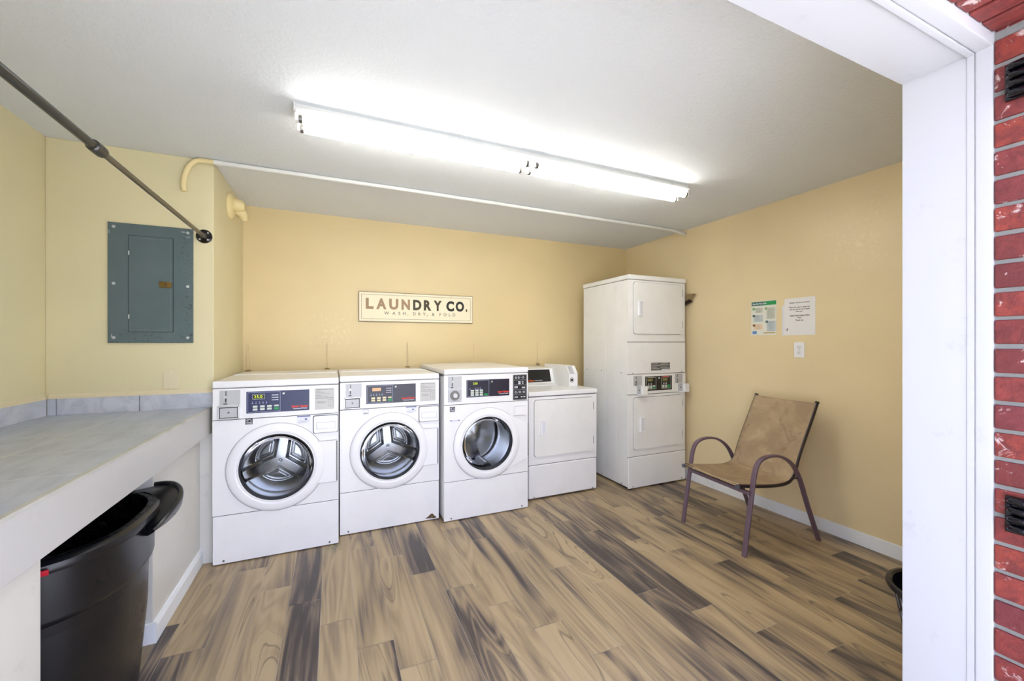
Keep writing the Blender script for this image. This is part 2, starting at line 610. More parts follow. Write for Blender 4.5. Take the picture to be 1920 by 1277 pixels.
    def obj(self, name, mat, parent=None, smooth=True, loc=None, rot=None):
        bmesh.ops.recalc_face_normals(self.bm, faces=self.bm.faces)
        me = bpy.data.meshes.new(name)
        self.bm.to_mesh(me)
        self.bm.free()
        return link_mesh(name, me, mat, parent, smooth, loc, rot)


def link_mesh(name, me, mat, parent=None, smooth=True, loc=None, rot=None):
    if mat is not None:
        me.materials.append(M[mat] if isinstance(mat, str) else mat)
    if smooth:
        me.polygons.foreach_set('use_smooth', [True] * len(me.polygons))
        me.set_sharp_from_angle(angle=math.radians(38))
    o = bpy.data.objects.new(name, me)
    COL.objects.link(o)
    if parent is not None:
        o.parent = parent
    if smooth:
        wn_ = o.modifiers.new('weighted_normals', 'WEIGHTED_NORMAL')
        wn_.keep_sharp = True
    if loc is not None:
        o.location = loc
    if rot is not None:
        o.rotation_euler = rot
    return o


def thing(name, label, cat, loc=(0, 0, 0), rotz=0.0, group=None):
    o = bpy.data.objects.new(name, None)
    COL.objects.link(o)
    o.location = loc
    o.rotation_euler = (0, 0, rotz)
    o.empty_display_size = 0.05
    return tag(o, label, cat, group)


def tag(o, label, cat, group=None):
    o['label'] = label
    o['category'] = cat
    if group:
        o['group'] = group
    return o


def struct(o, label=None):
    o['kind'] = 'structure'
    if label:
        o['label'] = label
    return o


def text_mesh(name, rows, mat, parent, loc, rot=(PI / 2, 0, 0)):
    """rows: list of (text, x, y, height, align, bold, width or None); one mesh laid in XZ, facing -Y"""
    bm = bmesh.new()
    for (s, x, y, h, al, bold, wid) in rows:
        cu = bpy.data.curves.new('t', 'FONT')
        cu.body = s
        cu.size = h / 0.70
        cu.align_x = 'LEFT'
        cu.offset = bold
        cu.resolution_u = 3
        to = bpy.data.objects.new('t', cu)
        COL.objects.link(to)
        bpy.context.view_layer.update()
        me = bpy.data.meshes.new_from_object(to.evaluated_get(bpy.context.evaluated_depsgraph_get()))
        bpy.data.objects.remove(to)
        bpy.data.curves.remove(cu)
        if not len(me.vertices):
            continue
        xs = [q.co.x for q in me.vertices]
        a, b = min(xs), max(xs)
        k = (wid / (b - a)) if wid else 1.0
        wd = (b - a) * k
        ox = {'L': x, 'C': x - wd / 2, 'R': x - wd}[al]
        for q in me.vertices:
            q.co = Vector((ox + (q.co.x - a) * k, y + q.co.y, 0))
        bm.from_mesh(me)
        bpy.data.meshes.remove(me)
    me = bpy.data.meshes.new(name)
    bm.to_mesh(me)
    bm.free()
    return link_mesh(name, me, mat, parent, False, loc, rot)


# ================================================================== SETTING
XL, XR, YB, YC, XC, ZC = -1.415, 3.18, 3.87, 3.0, -0.668, 2.44
JX, JY0, JY1, HZ = 1.474, 0.459, 0.601, 2.063
LX = -0.66

B_ = B().box(XL - .1, XR + .1, 0.30, YB + .1, -0.12, -0.0015)
ground = struct(B_.obj('floor', 'grout', smooth=False), 'wood-look plank tile floor with pale grout')
# planks: row r covers x = 0.095 + r*0.1525 ...; joints measured along each row
joints = {-6: 2.40, -5: 2.165, -4: 2.80, -3: 2.53, -2: 2.334, -1: 2.113, 0: 1.883, 1: 1.698, 2: 2.36, 3: 2.147, 4: 1.925, 5: 1.691,
          6: 1.443, 7: 2.096, 8: 1.873, 9: 1.70, 10: 1.482, 11: 1.258, 12: 1.053, 13: 1.75, 14: 1.48, 15: 1.258, 16: 1.074,
          17: 1.307, 18: 1.525, 19: 1.815, 20: 1.3}
bm = bmesh.new()
lay = bm.loops.layers.float_color.new('plank')
g = 0.0010
for r in range(-10, 21):
    xa, xb = 0.095 + r * 0.1525, 0.095 + (r + 1) * 0.1525
    xa, xb = max(xa + g, XL), min(xb - g, XR)
    if xb - xa < 0.01:
        continue
    j0 = joints.get(r, random.uniform(1, 2))
    k = -4
    while j0 + k * 0.918 < YB:
        ya, yb = j0 + k * 0.918 + g, j0 + (k + 1) * 0.918 - g
        k += 1
        ya, yb = max(ya, 0.44), min(yb, YB)
        if yb - ya < 0.01:
            continue
        f = bm.faces.new([bm.verts.new(q) for q in ((xa, ya, 0), (xb, ya, 0), (xb, yb, 0), (xa, yb, 0))])
        cc = (random.random(), random.random(), random.random(), 1)
        for lp in f.loops:
            lp[lay] = cc
me = bpy.data.meshes.new('floor_planks')
bm.to_mesh(me)
bm.free()
fp = link_mesh('floor_planks', me, 'planks', ground, False)

struct(B().box(XL - .1, XR + .1, JY0 + .02, YB + .1, ZC, ZC + .1).obj('ceiling', 'ceiling', smooth=False), 'white textured ceiling')
struct(B().box(XL - .1, XL, 0.459, YB + .1, 0, ZC).obj('wall_left', 'wall_cream', smooth=False), 'cream painted left wall')
struct(B().box(XR, XR + .1, 0.459, YB + .1, 0, ZC).obj('wall_right', 'wall_right', smooth=False), 'yellow painted right wall')
struct(B().box(XC, XR, YB, YB + .1, 0, ZC).obj('wall_back', 'wall_yellow', smooth=False), 'yellow painted back wall behind the washers')
struct(B().box(XL, XC, YC, YB + .1, 0, ZC, 0.004).obj('wall_chase', 'wall_cream', smooth=False), 'cream wall jutting forward with the electrical panel')
b = B()
b.box(JX + .02, XR, JY0, JY1 - .001, 0, ZC)
b.box(XL, LX - .02, JY0, JY1 - .001, 0, ZC)
b.box(LX - .02, JX + .02, JY0, JY1 - .001, HZ + .02, ZC)
struct(b.obj('wall_front', 'wall_yellow', smooth=False), 'wall around the wide doorway')

# door frame: jambs, head, outer mould
fr = B()
fr.box(JX, JX + .02, JY0 - .0, JY1 + .006, 0, HZ + .02, 0.0015)
fr.box(LX - .02, LX, JY0, JY1 + .006, 0, HZ + .02, 0.0015)
fr.box(LX, JX, JY0, JY1 + .006, HZ, HZ + .02, 0.0015)
frame = struct(fr.obj('door_frame', 'trim'), 'white painted frame lining the wide doorway')
ml = B()
ml.box(JX - .004, JX + .03, 0.433, JY0 + .004, 0, HZ + .045, 0.003)
ml.box(LX - .03, LX + .004, 0.433, JY0 + .004, 0, HZ + .045, 0.003)
ml.box(LX - .0, JX, 0.433, JY0 + .004, HZ - .004, HZ + .045, 0.003)
ml.box(JX - .002, JX + .01, JY0 + .006, JY0 + .02, 0, HZ, 0.002)
ml.box(LX, JX, JY0 + .006, JY0 + .02, HZ - .006, HZ + .01, 0.002)
struct(ml.obj('trim_1', 'trim'), 'outer mould around the doorway, white')
struct(B().box(JX + .03, XR, JY1, JY1 + .012, 0, 0.088, 0.003).obj('baseboard_front', 'baseboard'))
struct(B().box(XR - .012, XR, JY1 + .012, YB, 0, 0.088, 0.003).obj('baseboard_right', 'baseboard'), 'white baseboard along the right wall')

# brick facade outside, real bricks
def brick_mesh(cells):
    bm = bmesh.new()
    lay = bm.loops.layers.float_color.new('plank')
    for (x0, x1, y0, y1, z0, z1) in cells:
        r = bmesh.ops.create_cube(bm, size=1.0)
        vs = r['verts']
        jx, jz = random.uniform(-.0012, .0012), random.uniform(-.0012, .0012)
        for q in vs:
            q.co = Vector(((x0 + x1) / 2 + q.co.x * (x1 - x0) + jx, (y0 + y1) / 2 + q.co.y * (y1 - y0), (z0 + z1) / 2 + q.co.z * (z1 - z0) + jz))
        es = list({e for q in vs for e in q.link_edges})
        rb = bmesh.ops.bevel(bm, geom=es, offset=0.004, segments=2, profile=0.5, affect='EDGES')
        cc = (random.random(), random.random(), random.random(), 1)
        fs = {f for q in rb['verts'] for f in q.link_faces} | {f for q in vs if q.is_valid for f in q.link_faces}
        for f in fs:
            for lp in f.loops:
                lp[lay] = cc
    return bm


cells = []
FY = 0.235
zp, ztop = 0.0680, 2.0735
nrow = 31
for i in range(-1, nrow):
    z1 = ztop - i * zp - 0.005
    z0 = z1 - 0.058
    if z0 < 0:
        z0 = 0.0
    if i < 0:
        continue
    if z1 - z0 < .01:
        continue
    odd = i % 2
    for side, xe in ((1, JX - .002), (-1, LX + .002)):
        if odd:
            cells.append((min(xe, xe + side * .195), max(xe, xe + side * .195), FY, FY + .09, z0, z1))
            cells.append((min(xe, xe + side * .09), max(xe, xe + side * .09), FY + .10, 0.4325, z0, z1))
            x = xe + side * .205
        else:
            cells.append((min(xe, xe + side * .09), max(xe, xe + side * .09), FY, 0.4325, z0, z1))
            x = xe + side * .10
        for k in range(5):
            x2 = x + side * .195
            cells.append((min(x, x2), max(x, x2), FY, FY + .09, z0, z1))
            x = x2 + side * .01
# rowlock course over the doorway: its underside is seen from below
x = JX + .06
while x > LX - .2:
    cells.append((x - .058, x, FY, 0.4325, 2.088, 2.28))
    x -= .068
for i in range(3):
    x = JX + .07 + (0.1 if i % 2 else 0)
    while x < 2.6:
        cells.append((x, x + .195, FY, FY + .09, 2.088 + i * .068, 2.088 + i * .068 + .058))
        x += .205
bm = brick_mesh(cells)
me = bpy.data.meshes.new('bricks')
bm.to_mesh(me)
bm.free()
mo = B()
mo.box(JX + .004, 2.6, FY + .006, 0.455, 0, 2.30)
mo.box(-1.8, LX - .004, FY + .006, 0.455, 0, 2.30)
mo.box(LX - .01, JX + .01, FY + .006, 0.4585, 2.113, 2.30)
mort = struct(mo.obj('wall_brick', 'mortar', smooth=False), 'red brick outer wall beside and above the doorway')
link_mesh('bricks', me, 'brick', mort, False)
struct(B().box(-3.5, 5, FY + .01, 0.455, 2.30, 3.2).obj('wall_upper', 'trim', smooth=False))
struct(B().box(-6, 8, -9, 0.44, -0.14, -0.02).obj('ground', 'concrete', smooth=False), 'concrete walk outside the doorway')

# ================================================================== COUNTER
ct = thing('tiled_counter', 'long grey tiled counter with white fascia built along the left wall', 'counter', (0, 0, 0))
B().box(XL + .0005, -0.692, JY1 + .002, YC - .0005, 0.922, 0.942, 0.001).obj('countertop', 'counter_tile', ct)
B().box(-0.692, -0.675, JY1 + .002, YC - .0005, 0.932, 0.9425, 0.002).obj('edge_strip', 'edge_tile', ct)
B().box(-0.692, -0.677, JY1 + .002, YC - .0005, 0.786, 0.932, 0.002).obj('fascia', 'fascia', ct)
struct(B().box(-0.80, -0.735, JY1, 1.541, 0, 0.785, 0.003).obj('wall_knee', 'lower_wall'), 'low wall under the near end of the counter')
struct(B().box(-0.80, -0.735, 2.297, YC, 0, 0.785, 0.003).obj('wall_knee', 'lower_wall'), 'low wall under the far end of the counter')
bb = B()
bb.prism_y([(-0.735, 0), (-0.720, 0), (-0.720, 0.07), (-0.727, 0.088), (-0.735, 0.09)], 2.297, YC)
bb.box(-0.80, -0.720, 2.285, 2.297, 0, 0.088)
struct(bb.obj('baseboard_left', 'baseboard', smooth=False))
struct(B().box(-0.735, -0.672, YC - .012, YC, 0, 0.785, .001).obj('trim_2', 'lower_wall'), 'white filler strip between the low wall and the first washer')
bs = B()
xs = [XL + .012, -1.366, -1.017, XC]
for a, c_ in zip(xs, xs[1:]):
    bs.box(a + .0015, c_ - .0015, YC - .012, YC, 0.942, 1.031, 0.0015)
y = YC - .012
while y > JY1:
    y2 = max(y - .35, JY1)
    if y - y2 < .02:
        break
    bs.box(XL + .001, XL + .012, y2 + .0015, y - .0015, 0.942, 1.031, 0.0015)
    y = y2
bs.obj('backsplash', 'splash_tile', ct)
lg = B()
lg.prism_x([(YC - .014, 1.031), (YC, 1.031), (YC, 1.056), (YC - .010, 1.043)], XL + .016, XC)
lg.prism_y([(XL + .001, 1.031), (XL + .015, 1.031), (XL + .010, 1.043), (XL + .001, 1.056)], JY1 + .01, YC - .015)
lg.obj('cap_bead', 'switch_plate', ct, smooth=False)

# ================================================================== WASHERS
W = 0.69


def door_disc(b, cx, cz, r0, r1, yf, yb):
    b.lathe([(r0, yb), (r0, yf + .008), (r0 + .010, yf + .001), (r0 + .022, yf), (r1 - .02, yf + .003), (r1 - .006, yf + .008), (r1, yf + .016), (r1, yb)], (cx, 0, cz), 'Y', 96, closed=True)


def drum_back(name, parent, cx, cz, y, r, rot, kind):
    bm = bmesh.new()
    NR, NA = 64, 216
    prev = None
    for i in range(NR + 1):
        rr = r * i / NR
        ring = []
        for j in range(NA if i else 1):
            a = 2 * PI * j / NA
            x, z = rr * math.cos(a), rr * math.sin(a)
            if kind == 'lobes':
                best = 9
                for s in range(3):
                    t = rot + s * 2 * PI / 3
                    ux, uz = math.cos(t), math.sin(t)
                    al = x * ux + z * uz
                    dd = abs(-x * uz + z * ux) if al > 0 else math.hypot(x, z)
                    best = min(best, dd)
                q = max(0.0, min(1.0, (best - .028) / .016))
                q = q * q * (3 - 2 * q)
                h = -0.034 * (1 - q) * min(1, rr / .02 + .5)
                # a pressed groove parallel to the spokes and rim
                e = min(best, (r - .03 - rr) if rr < r - .03 else 0)
                q2 = max(0.0, 1 - abs(e - .062) / .011)
                h += 0.020 * q2 * q2 * (3 - 2 * q2)
                h += -0.05 * (1 - (rr / r) ** 2) * 0.6
            else:
                h = -0.03 * math.cos(min(rr / r * 2.2, PI)) + 0.006 * math.cos(3 * a) * (rr / r)
            ring.append(bm.verts.new((cx + x, y + h, cz + z)))
        if prev is not None:
            for j in range(NA):
                k = (j + 1) % NA
                if len(prev) == 1:
                    bm.faces.new((prev[0], ring[k], ring[j]))
                else:
                    bm.faces.new((prev[j], prev[k], ring[k], ring[j]))
        prev = ring
    bmesh.ops.recalc_face_normals(bm, faces=bm.faces)
    me = bpy.data.meshes.new(name)
    bm.to_mesh(me)
    bm.free()
    o = link_mesh(name, me, 'steel_drum', parent, False)
    me.polygons.foreach_set('use_smooth', [True] * len(me.polygons))
    return o


def coin_slot(parent, x0, x1, z0, z1, y):
    o = B().rbox(x0, x1, y - .003, y + .004, z0, z1, 0.004).obj('coin_slot', 'steel_plate', parent)
    h = z1 - z0
    cx = x0 + (x1 - x0) * .28
    B().cyl((cx, y - .003, z0 + h * .56), (cx, y - .012, z0 + h * .56), 0.008, 18).obj('slot_ring', 'steel', o)
    s = B()
    s.box(cx - .0018 + .003, cx + .0018 + .003, y - .0045, y - .002, z0 + h * .62, z1 - h * .05)
    s.box(cx - .003 + .002, cx + .003 + .002, y - .0045, y - .002, z0 + h * .2, z0 + h * .47)
    s.box(cx - .010, cx + .010, y - .006, y - .002, z0 + h * .07, z0 + h * .13)
    s.obj('slot', 'black', o, smooth=False)
    return o


def coin_box(parent, x0, x1, z0, z1, y):
    b = B()
    t = .006
    b.box(x0, x1, y - .010, y + .002, z1 - t, z1, .001)
    b.box(x0, x1, y - .010, y + .002, z0, z0 + t, .001)
    b.box(x0, x0 + t, y - .010, y + .002, z0, z1, .001)
    b.box(x1 - t, x1, y - .010, y + .002, z0, z1, .001)
    o = b.obj('coin_box', 'steel', parent)
    B().box(x0 + t + .003, x1 - t - .004, y - .004, y + .002, z0 + t + .003, z1 - t - .005, .002).obj('coin_drawer', 'steel_plate', o)
    B().box(x0 + t, x1 - t, y + .0005, y + .003, z0 + t, z1 - t).obj('recess', 'black', o, smooth=False)
    cx, cz = (x0 + x1) / 2, (z0 + z1) / 2
    B().cyl((cx, y - .004, cz), (cx, y - .0065, cz), 0.006, 16).obj('lock', 'screw', o)
    return o


def front_loader(name, label, loc, kind, panel_mat, drum_rot, h_top=1.102, depth=0.90, body_x0=0.0):
    t = thing(name, label, 'washing machine', loc, 0)
    en = 'enamel'
    cab = B()
    yb = depth
    cab.box(body_x0, .008 + body_x0, .020, yb, .015, h_top - .045, .001)
    cab.box(W - .008, W, .020, yb, .015, h_top - .045, .001)
    cab.box(body_x0, W, yb - .008, yb, .015, h_top - .045, .001)
    cab.box(body_x0, W, .020, yb, .015, .024)
    cab.box(body_x0, W, .030, yb, h_top - .055, h_top - .045)
    cab.obj('cabinet', en, t)
    B().box(0, W, 0, .022, .006, .2935, .006).obj('lower_panel', en, t)
    gx = B().plate_hole(0.0, W, .297, .866, .001, .020, .337 if kind != 'c' else .345, .556, .236)
    gx.obj('front_panel', en, t)
    # control housing
    B().box(0, W, -.002, .030, .8695, h_top - .045, .005).obj('control_housing', en, t)
    tp = B().box(-.001, W + .001, -.006, yb, h_top - .042, h_top, .010, 3)
    tp.obj('top_panel', en, t)
    for q in ((.021, .289, .299), (.025, .862, .876), (.03, h_top - .048, h_top - .040)):
        B().box(.003, W - .003, .004, q[0], q[1], q[2]).obj('seam', 'seam', t, smooth=False)
    cx, cz = (.337, .556) if kind != 'c' else (.345, .556)
    # door
    d = B()
    door_disc(d, cx, cz, .207, .272, -.016, .001)
    if kind == 'c':
        # fairing running from the ring to the hinge edge
        pts = []
        for i in range(25):
            a = math.radians(68 - i * (136 / 24.0))
            pts.append((cx + .262 * math.cos(a), cz + .262 * math.sin(a)))
        poly = [(W - .004, .686), (W - .004, .414)] + [(x, z) for x, z in pts[::-1]]
        d.prism_y(poly, -.006, .001)
    else:
        pts = []
        for i in range(17):
            a = math.radians(31 - i * (62 / 16.0))
            pts.append((cx + .262 * math.cos(a), cz + .262 * math.sin(a)))
        poly = [(.676, .692), (.676, .420)] + pts[::-1]
        d.prism_y(poly, -.006, .001)
    door = d.obj('door', 'plastic_white', t)
    ol_ = B()
    ol_.lathe([(.2722, -.0012), (.2748, -.0012), (.2748, .0008), (.2722, .0008)], (cx, 0, cz), 'Y', 96, closed=True)
    if kind != 'c':
        for q in ((.574, .680, .6915, .6935), (.574, .680, .4185, .4205)):
            ol_.box(q[0], q[1], -.0068, .0, q[2], q[3])
    ol_.obj('door_outline', 'outline', door, smooth=False)
    hg = B()
    hx = .679 if kind != 'c' else W - .002
    for i in range(16):
        z = .425 + i * .0165
        hg.cyl((hx, -.006, z), (hx, -.006, z + .014), .0035, 10)
    hg.obj('hinge', 'grey_print', door)
    B().lathe([(.196, .03), (.196, .004), (.202, -.004), (.208, -.004), (.209, .03)], (cx, 0, cz), 'Y', 96, closed=True).obj('glass_ring', 'rubber', door)
    gb = B()
    if kind == 'c':
        prof = [(.197, .006), (.190, .025), (.182, .055), (.165, .085), (.13, .105), (.08, .115), (0, .118)]
    else:
        prof = [(.197, .004), (.191, .022), (.178, .050), (.155, .075), (.12, .093), (.07, .104), (0, .108)]
    gb.lathe(prof, (cx, 0, cz), 'Y', 96)
    gb.obj('door_glass', 'glass', door)
    # handle notch at the left of the ring
    B().lathe([(.2085, .0), (.214, -.0155), (.209, -.017)], (cx, 0, cz), 'Y', 96).obj('inner_lip', 'plastic_white', door)
    # gasket and drum
    B().lathe([(.232, .021), (.215, .03), (.205, .05), (.214, .075), (.240, .09)], (cx, 0, cz), 'Y', 96).obj('gasket', 'rubber', t)
    yd = .36 if kind == 'c' else .215
    dr = B().lathe([(.240, .085), (.244, .10), (.244, .14), (.240, .15), (.240, yd - .02), (.225, yd)], (cx, 0, cz), 'Y', 96).obj('drum', 'perf_drum' if kind == 'c' else 'steel_drum', t)
    drum_back('drum_back', dr, cx, cz, yd - .002, .228, drum_rot, 'lobes' if kind != 'c' else 'dome')
    if kind == 'c':
        for s in range(3):
            a = math.radians(40 + 120 * s)
            px, pz = cx + .235 * math.cos(a), cz + .235 * math.sin(a)
            nx, nz = -math.cos(a), -math.sin(a)
            tx_, tz_ = -nz, nx
            bf = B()
            pts = []
            for (u, hgt) in ((-.05, 0), (-.02, .045), (0, .052), (.02, .045), (.05, 0)):
                pts.append((px + tx_ * u + nx * hgt, pz + tz_ * u + nz * hgt))
            bf.prism_y(pts, .12, yd - .03)
            bf.obj('baffle', 'steel_drum', dr)
    # feet
    for fx in (.05, W - .05):
        for fy in (.06, yb - .06):
            B().cyl((fx, fy, 0), (fx, fy, .02), .018, 14).obj('foot', 'black', t)
    for fx in (.055, W - .055):
        B().cyl((fx, .001, .024), (fx, -.0025, .024), .006, 12).obj('screw', 'screw', t)
    y = -.0025
    pz0, pz1 = (.900, 1.033) if kind != 'c' else (.918, 1.050)
    # coin mechanism
    if kind == 'c':
        B().box(.026, .138, y - .001, y + .002, .886, 1.086, .002).obj('coin_surround', 'plastic_white', t)
        coin_slot(t, .030, .134, .990, 1.082, y - .001)
        cb = B().rbox(.030, .134, y - .003, y + .002, .890, .986, .004).obj('coin_box', 'steel_plate', t)
        B().lathe([(0, -.018), (.016, -.018), (.020, -.014), (.020, -.008)], (.082, y, .938), 'Y', 32).obj('lock', 'steel', cb)
        B().lathe([(.021, -.004), (.022, -.010), (.034, -.010), (.036, -.003)], (.082, y, .938), 'Y', 32).obj('lock_ring', 'screw', cb)
        for px in (.040, .124):
            for pz in (.900, .976):
                B().cyl((px, y - .003, pz), (px, y - .007, pz), .006, 12).obj('bolt', 'steel', cb)
    else:
        coin_slot(t, .037, .140, .957, 1.047, y)
        coin_box(t, .028, .135, .874, .952, y)
    # display panel
    B().rbox(.163, .524 if kind != 'c' else .530, y - .0008, y + .002, pz0 - .009, pz1 + .009, .004).obj('panel_frame', 'plastic_white', t)
    pn = B().box(.172, .516 if kind != 'c' else .524, y - .0025, y + .001, pz0, pz1, .0005).obj('display_panel', panel_mat, t)
    yy = y - .0032
    fr_ = B()
    xa, xb = .179, .353
    za, zb = pz0 + .006, pz1 - .006
    for q in ((xa, xb, za, za + .0016), (xa, xb, zb - .0016, zb), (xa, xa + .0016, za, zb), (xb - .0016, xb, za, zb)):
        fr_.box(q[0], q[1], yy, yy + .001, q[2], q[3])
    # indicator marks and small key column
    for i in range(5):
        px = .204 + i * .0185
        if kind == 'c':
            px = (.200, .240, .255, .270, .285)[i]
        fr_.cyl((px, yy + .001, pz0 + .070), (px, yy - .0004, pz0 + .070), .0021, 8)
        fr_.box(px - .003, px + .003, yy, yy + .001, pz0 + .058, pz0 + .064)
    fr_.obj('printed_lines', 'pale_line', pn, smooth=False)
    if kind != 'c':
        kc = B()
        for i in range(3):
            kc.box(.306, .342, yy, yy + .001, pz1 - .028 - i * .015, pz1 - .024 - i * .015)
            kc.cyl((.339, yy + .001, pz1 - .026 - i * .015), (.339, yy - .0006, pz1 - .026 - i * .015), .0035, 8)
        kc.obj('status_lights', 'white_print', pn, smooth=False)
    if kind == 'a':
        l_ = B().box(.205, .268, yy - .0004, yy + .001, pz1 - .047, pz1 - .018, .0005).obj('display', 'lcd_dark', pn)
        text_mesh('digits', [('25.0', .212, 0, .018, 'L', .0001, .044)], 'digits', pn, (0, yy - .0012, pz1 - .041))
        bz = B()
        for q in ((.204, .269, pz1 - .048, pz1 - .0465), (.204, .269, pz1 - .0185, pz1 - .017), (.204, .2055, pz1 - .048, pz1 - .017), (.2675, .269, pz1 - .048, pz1 - .017)):
            bz.box(q[0], q[1], yy - .0012, yy, q[2], q[3])
        bz.obj('display_bezel', 'button', pn, smooth=False)
    elif kind == 'b':
        B().box(.212, .270, yy - .0006, yy + .001, pz1 - .044, pz1 - .021, .0005).obj('display', 'lcd_orange', pn)
    else:
        B().box(.218, .300, yy - .0004, yy + .001, pz1 - .040, pz1 - .016).obj('display', 'slate', pn)
        text_mesh('digits', [('250', .223, 0, .016, 'L', .0002, .036)], 'digits', pn, (0, yy - .0010, pz1 - .036))
    bm_ = 'button_cream' if kind == 'b' else 'button'
    if kind == 'c':
        for i in range(3):
            for j in range(3):
                px, pz = .218 + i * .036, pz0 + .050 - j * .0165
                B().box(px - .013, px + .013, yy - .0006, yy + .001, pz - .0065, pz + .0065, .002).obj('button', bm_, pn)
        B().box(.312, .341, yy - .0006, yy + .001, pz0 + .0105, pz0 + .024, .004).obj('start_button', 'button_green', pn)
    else:
        for i in range(4):
            for j in range(2):
                px, pz = .218 + i * .038, pz0 + .040 - j * .017
                if i == 3:
                    B().box(px - .0125, px + .0125, yy - .0006, yy + .001, pz - (.008 if j else .0045), pz + (.007 if j else .006), .002).obj('start_button' if j else 'button', 'button_green' if j else bm_, pn)
                else:
                    B().box(px - .0125, px + .0125, yy - .0006, yy + .001, pz - .0065, pz + .0065, .002).obj('button', bm_, pn)
    B().lathe([(0, -.006), (.005, -.006), (.008, -.002), (.008, .002)], (.372 if kind != 'c' else .376, yy, pz1 - .018), 'Y', 20).obj('lock', 'steel', pn)
    rx = .509 if kind != 'c' else .520
    lz = 0 if kind != 'c' else .002
    text_mesh('logo', [('Speed Queen', rx, .0, .0125, 'R', .0009, .094)], 'red_print', pn, (0, yy - .0002, pz0 + .0235 + lz))
    text_mesh('logo_line', [('Commercial Washer', rx - .004, 0, .0065, 'R', .0003, .080)], 'white_print', pn, (0, yy - .0002, pz0 + .012 + lz))
    if kind != 'c':
        lb = B().rbox(.548, .663, y - .0006, y + .002, .898, 1.036, .003).obj('instruction_label', 'grey_label', t)
        rows = [('OPERATING INSTRUCTIONS', .554, 1.0265, .0045, 'L', .0002, .103), ('ADDITIONAL INSTRUCTIONS', .554, .970, .0045, 'L', .0002, .103)]
        for q in rows:
            text_mesh('heading', [q], 'grey_print', lb, (0, y - .0012, 0))
        ln = B()
        for i, wv in enumerate((.030, .055, .082, .030, .075)):
            ln.box(.554, .554 + wv, y - .0011, y - .0004, 1.016 - i * .0085, 1.0175 - i * .0085)
        for i, wv in enumerate((.040, .055, .050)):
            ln.box(.560, .560 + wv, y - .0011, y - .0004, .951 - i * .006, .9525 - i * .006)
        for xx in (.626, .640, .655):
            ln.box(xx, xx + .001, y - .0011, y - .0004, .918, .962)
        for zz in (.918, .9615):
            ln.box(.626, .656, y - .0011, y - .0004, zz, zz + .001)
        ln.obj('printed_text', 'grey_print', lb, smooth=False)
        # detergent drawer, proud of the panel
        dz = B().rbox(.542, .684, -.012, .003, .749, .857, .010, 4)
        dd_ = dz.obj('detergent_drawer', 'plastic_white', t)
        B().rbox(.5375, .6875, -.0015, .002, .7445, .861, .010, 4).obj('drawer_gap', 'seam', dd_, smooth=False)
        B().rbox(.559, .668, -.0145, -.011, .775, .815, .008).obj('grip', 'enamel', dd_)
        gp = B()
        for q in ((.558, .669, .8150, .8162), (.558, .669, .7738, .7750), (.5575, .5587, .775, .815), (.6683, .6695, .775, .815)):
            gp.box(q[0], q[1], -.0135, -.0118, q[2], q[3])
        gp.obj('grip_outline', 'outline', dd_, smooth=False)
        # safety sticker
        st_ = B().box(.446, .522, -.0004, .002, .812, .862).obj('safety_sticker', 'sticker', t, smooth=False)
        s2 = B()
        s2.box(.446, .522, -.0010, 0, .858, .864)
        s2.box(.490, .503, -.0010, 0, .838, .847)
        s2.obj('sticker_print', 'blue_print', st_, smooth=False)
        s3 = B()
        for i in range(3):
            s3.box(.452, .516 - .01 * i, -.0010, 0, .832 - i * .006, .8330 - i * .006)
        s3.obj('sticker_text', 'grey_print', st_, smooth=False)
    else:
        dz = B().rbox(.556, .680, -.004, .003, .752, .838, .012, 4)
        dd_ = dz.obj('detergent_drawer', 'plastic_white', t)
        gp = B()
        for q in ((.572, .676, .8270, .8282), (.5715, .5727, .768, .828), (.562, .660, .7515, .7535)):
            gp.box(q[0], q[1], -.0050, -.0030, q[2], q[3])
        gp.obj('grip_outline', 'grey_print', dd_, smooth=False)
        # pictogram label on the right of the control housing
        pc = B().rbox(.556, .678, y - .0006, y + .002, .876, 1.078, .005).obj('pictogram_label', 'mid_label', t)
        for i in range(5):
            zc = 1.055 - i * .0388
            B().rbox(.564, .670, y - .0012, y, zc - .0155, zc + .0155, .003).obj('pictogram_cell', 'dark_print', pc, smooth=False)
        ic = B()
        yq = y - .0018
        def icon(x, z, w_, h_):
            ic.box(x - w_ / 2, x + w_ / 2, yq, yq + .001, z - h_ / 2, z + h_ / 2)
        for dx in (.582, .606, .646):
            ic.lathe([(.0055, 0), (.0085, 0), (.0085, -.0006), (.0055, -.0006)], (dx, yq + .0008, 1.055), 'Y', 16, closed=True)
        icon(.627, 1.055, .004, .006)
        for xx in (.573, .583, .593):
            icon(xx, .979, .007, .016)
        for xx in (.638, .648, .658):
            icon(xx, .974, .007, .012)
        icon(.612, 1.019, .020, .010); icon(.612, 1.006, .020, .008)
        for xx in (.580, .617, .654):
            ic.lathe([(.006, 0), (.009, 0), (.009, -.0006), (.006, -.0006)], (xx, yq + .0008, .9385), 'Y', 14, closed=True)
        for xx in (.599, .636):
            ic.prism_y([(xx - .004, .930), (xx - .002, .930), (xx + .004, .947), (xx + .002, .947)], yq, yq + .0008)
        for xx, wv in ((.585, .030), (.632, .016), (.655, .018)):
            icon(xx, .9, wv, .007)
        ic.obj('pictograms', 'white_print', pc, smooth=False)
        text_mesh('pictogram_numeral', [('2', .641, 0, .020, 'C', .001, .014)], 'white_print', pc, (0, y - .0018, 1.006))
    # black and white appliance sticker (a small square emblem)
    ex, ez = {'a': (.166, .832), 'b': (.150, .825), 'c': (.045, .816)}[kind]
    es = B().box(ex, ex + .038, -.0004, .002, ez, ez + .038).obj('energy_sticker', 'sticker' if kind == 'b' else 'dark_print', t, smooth=False)
    e2 = B()
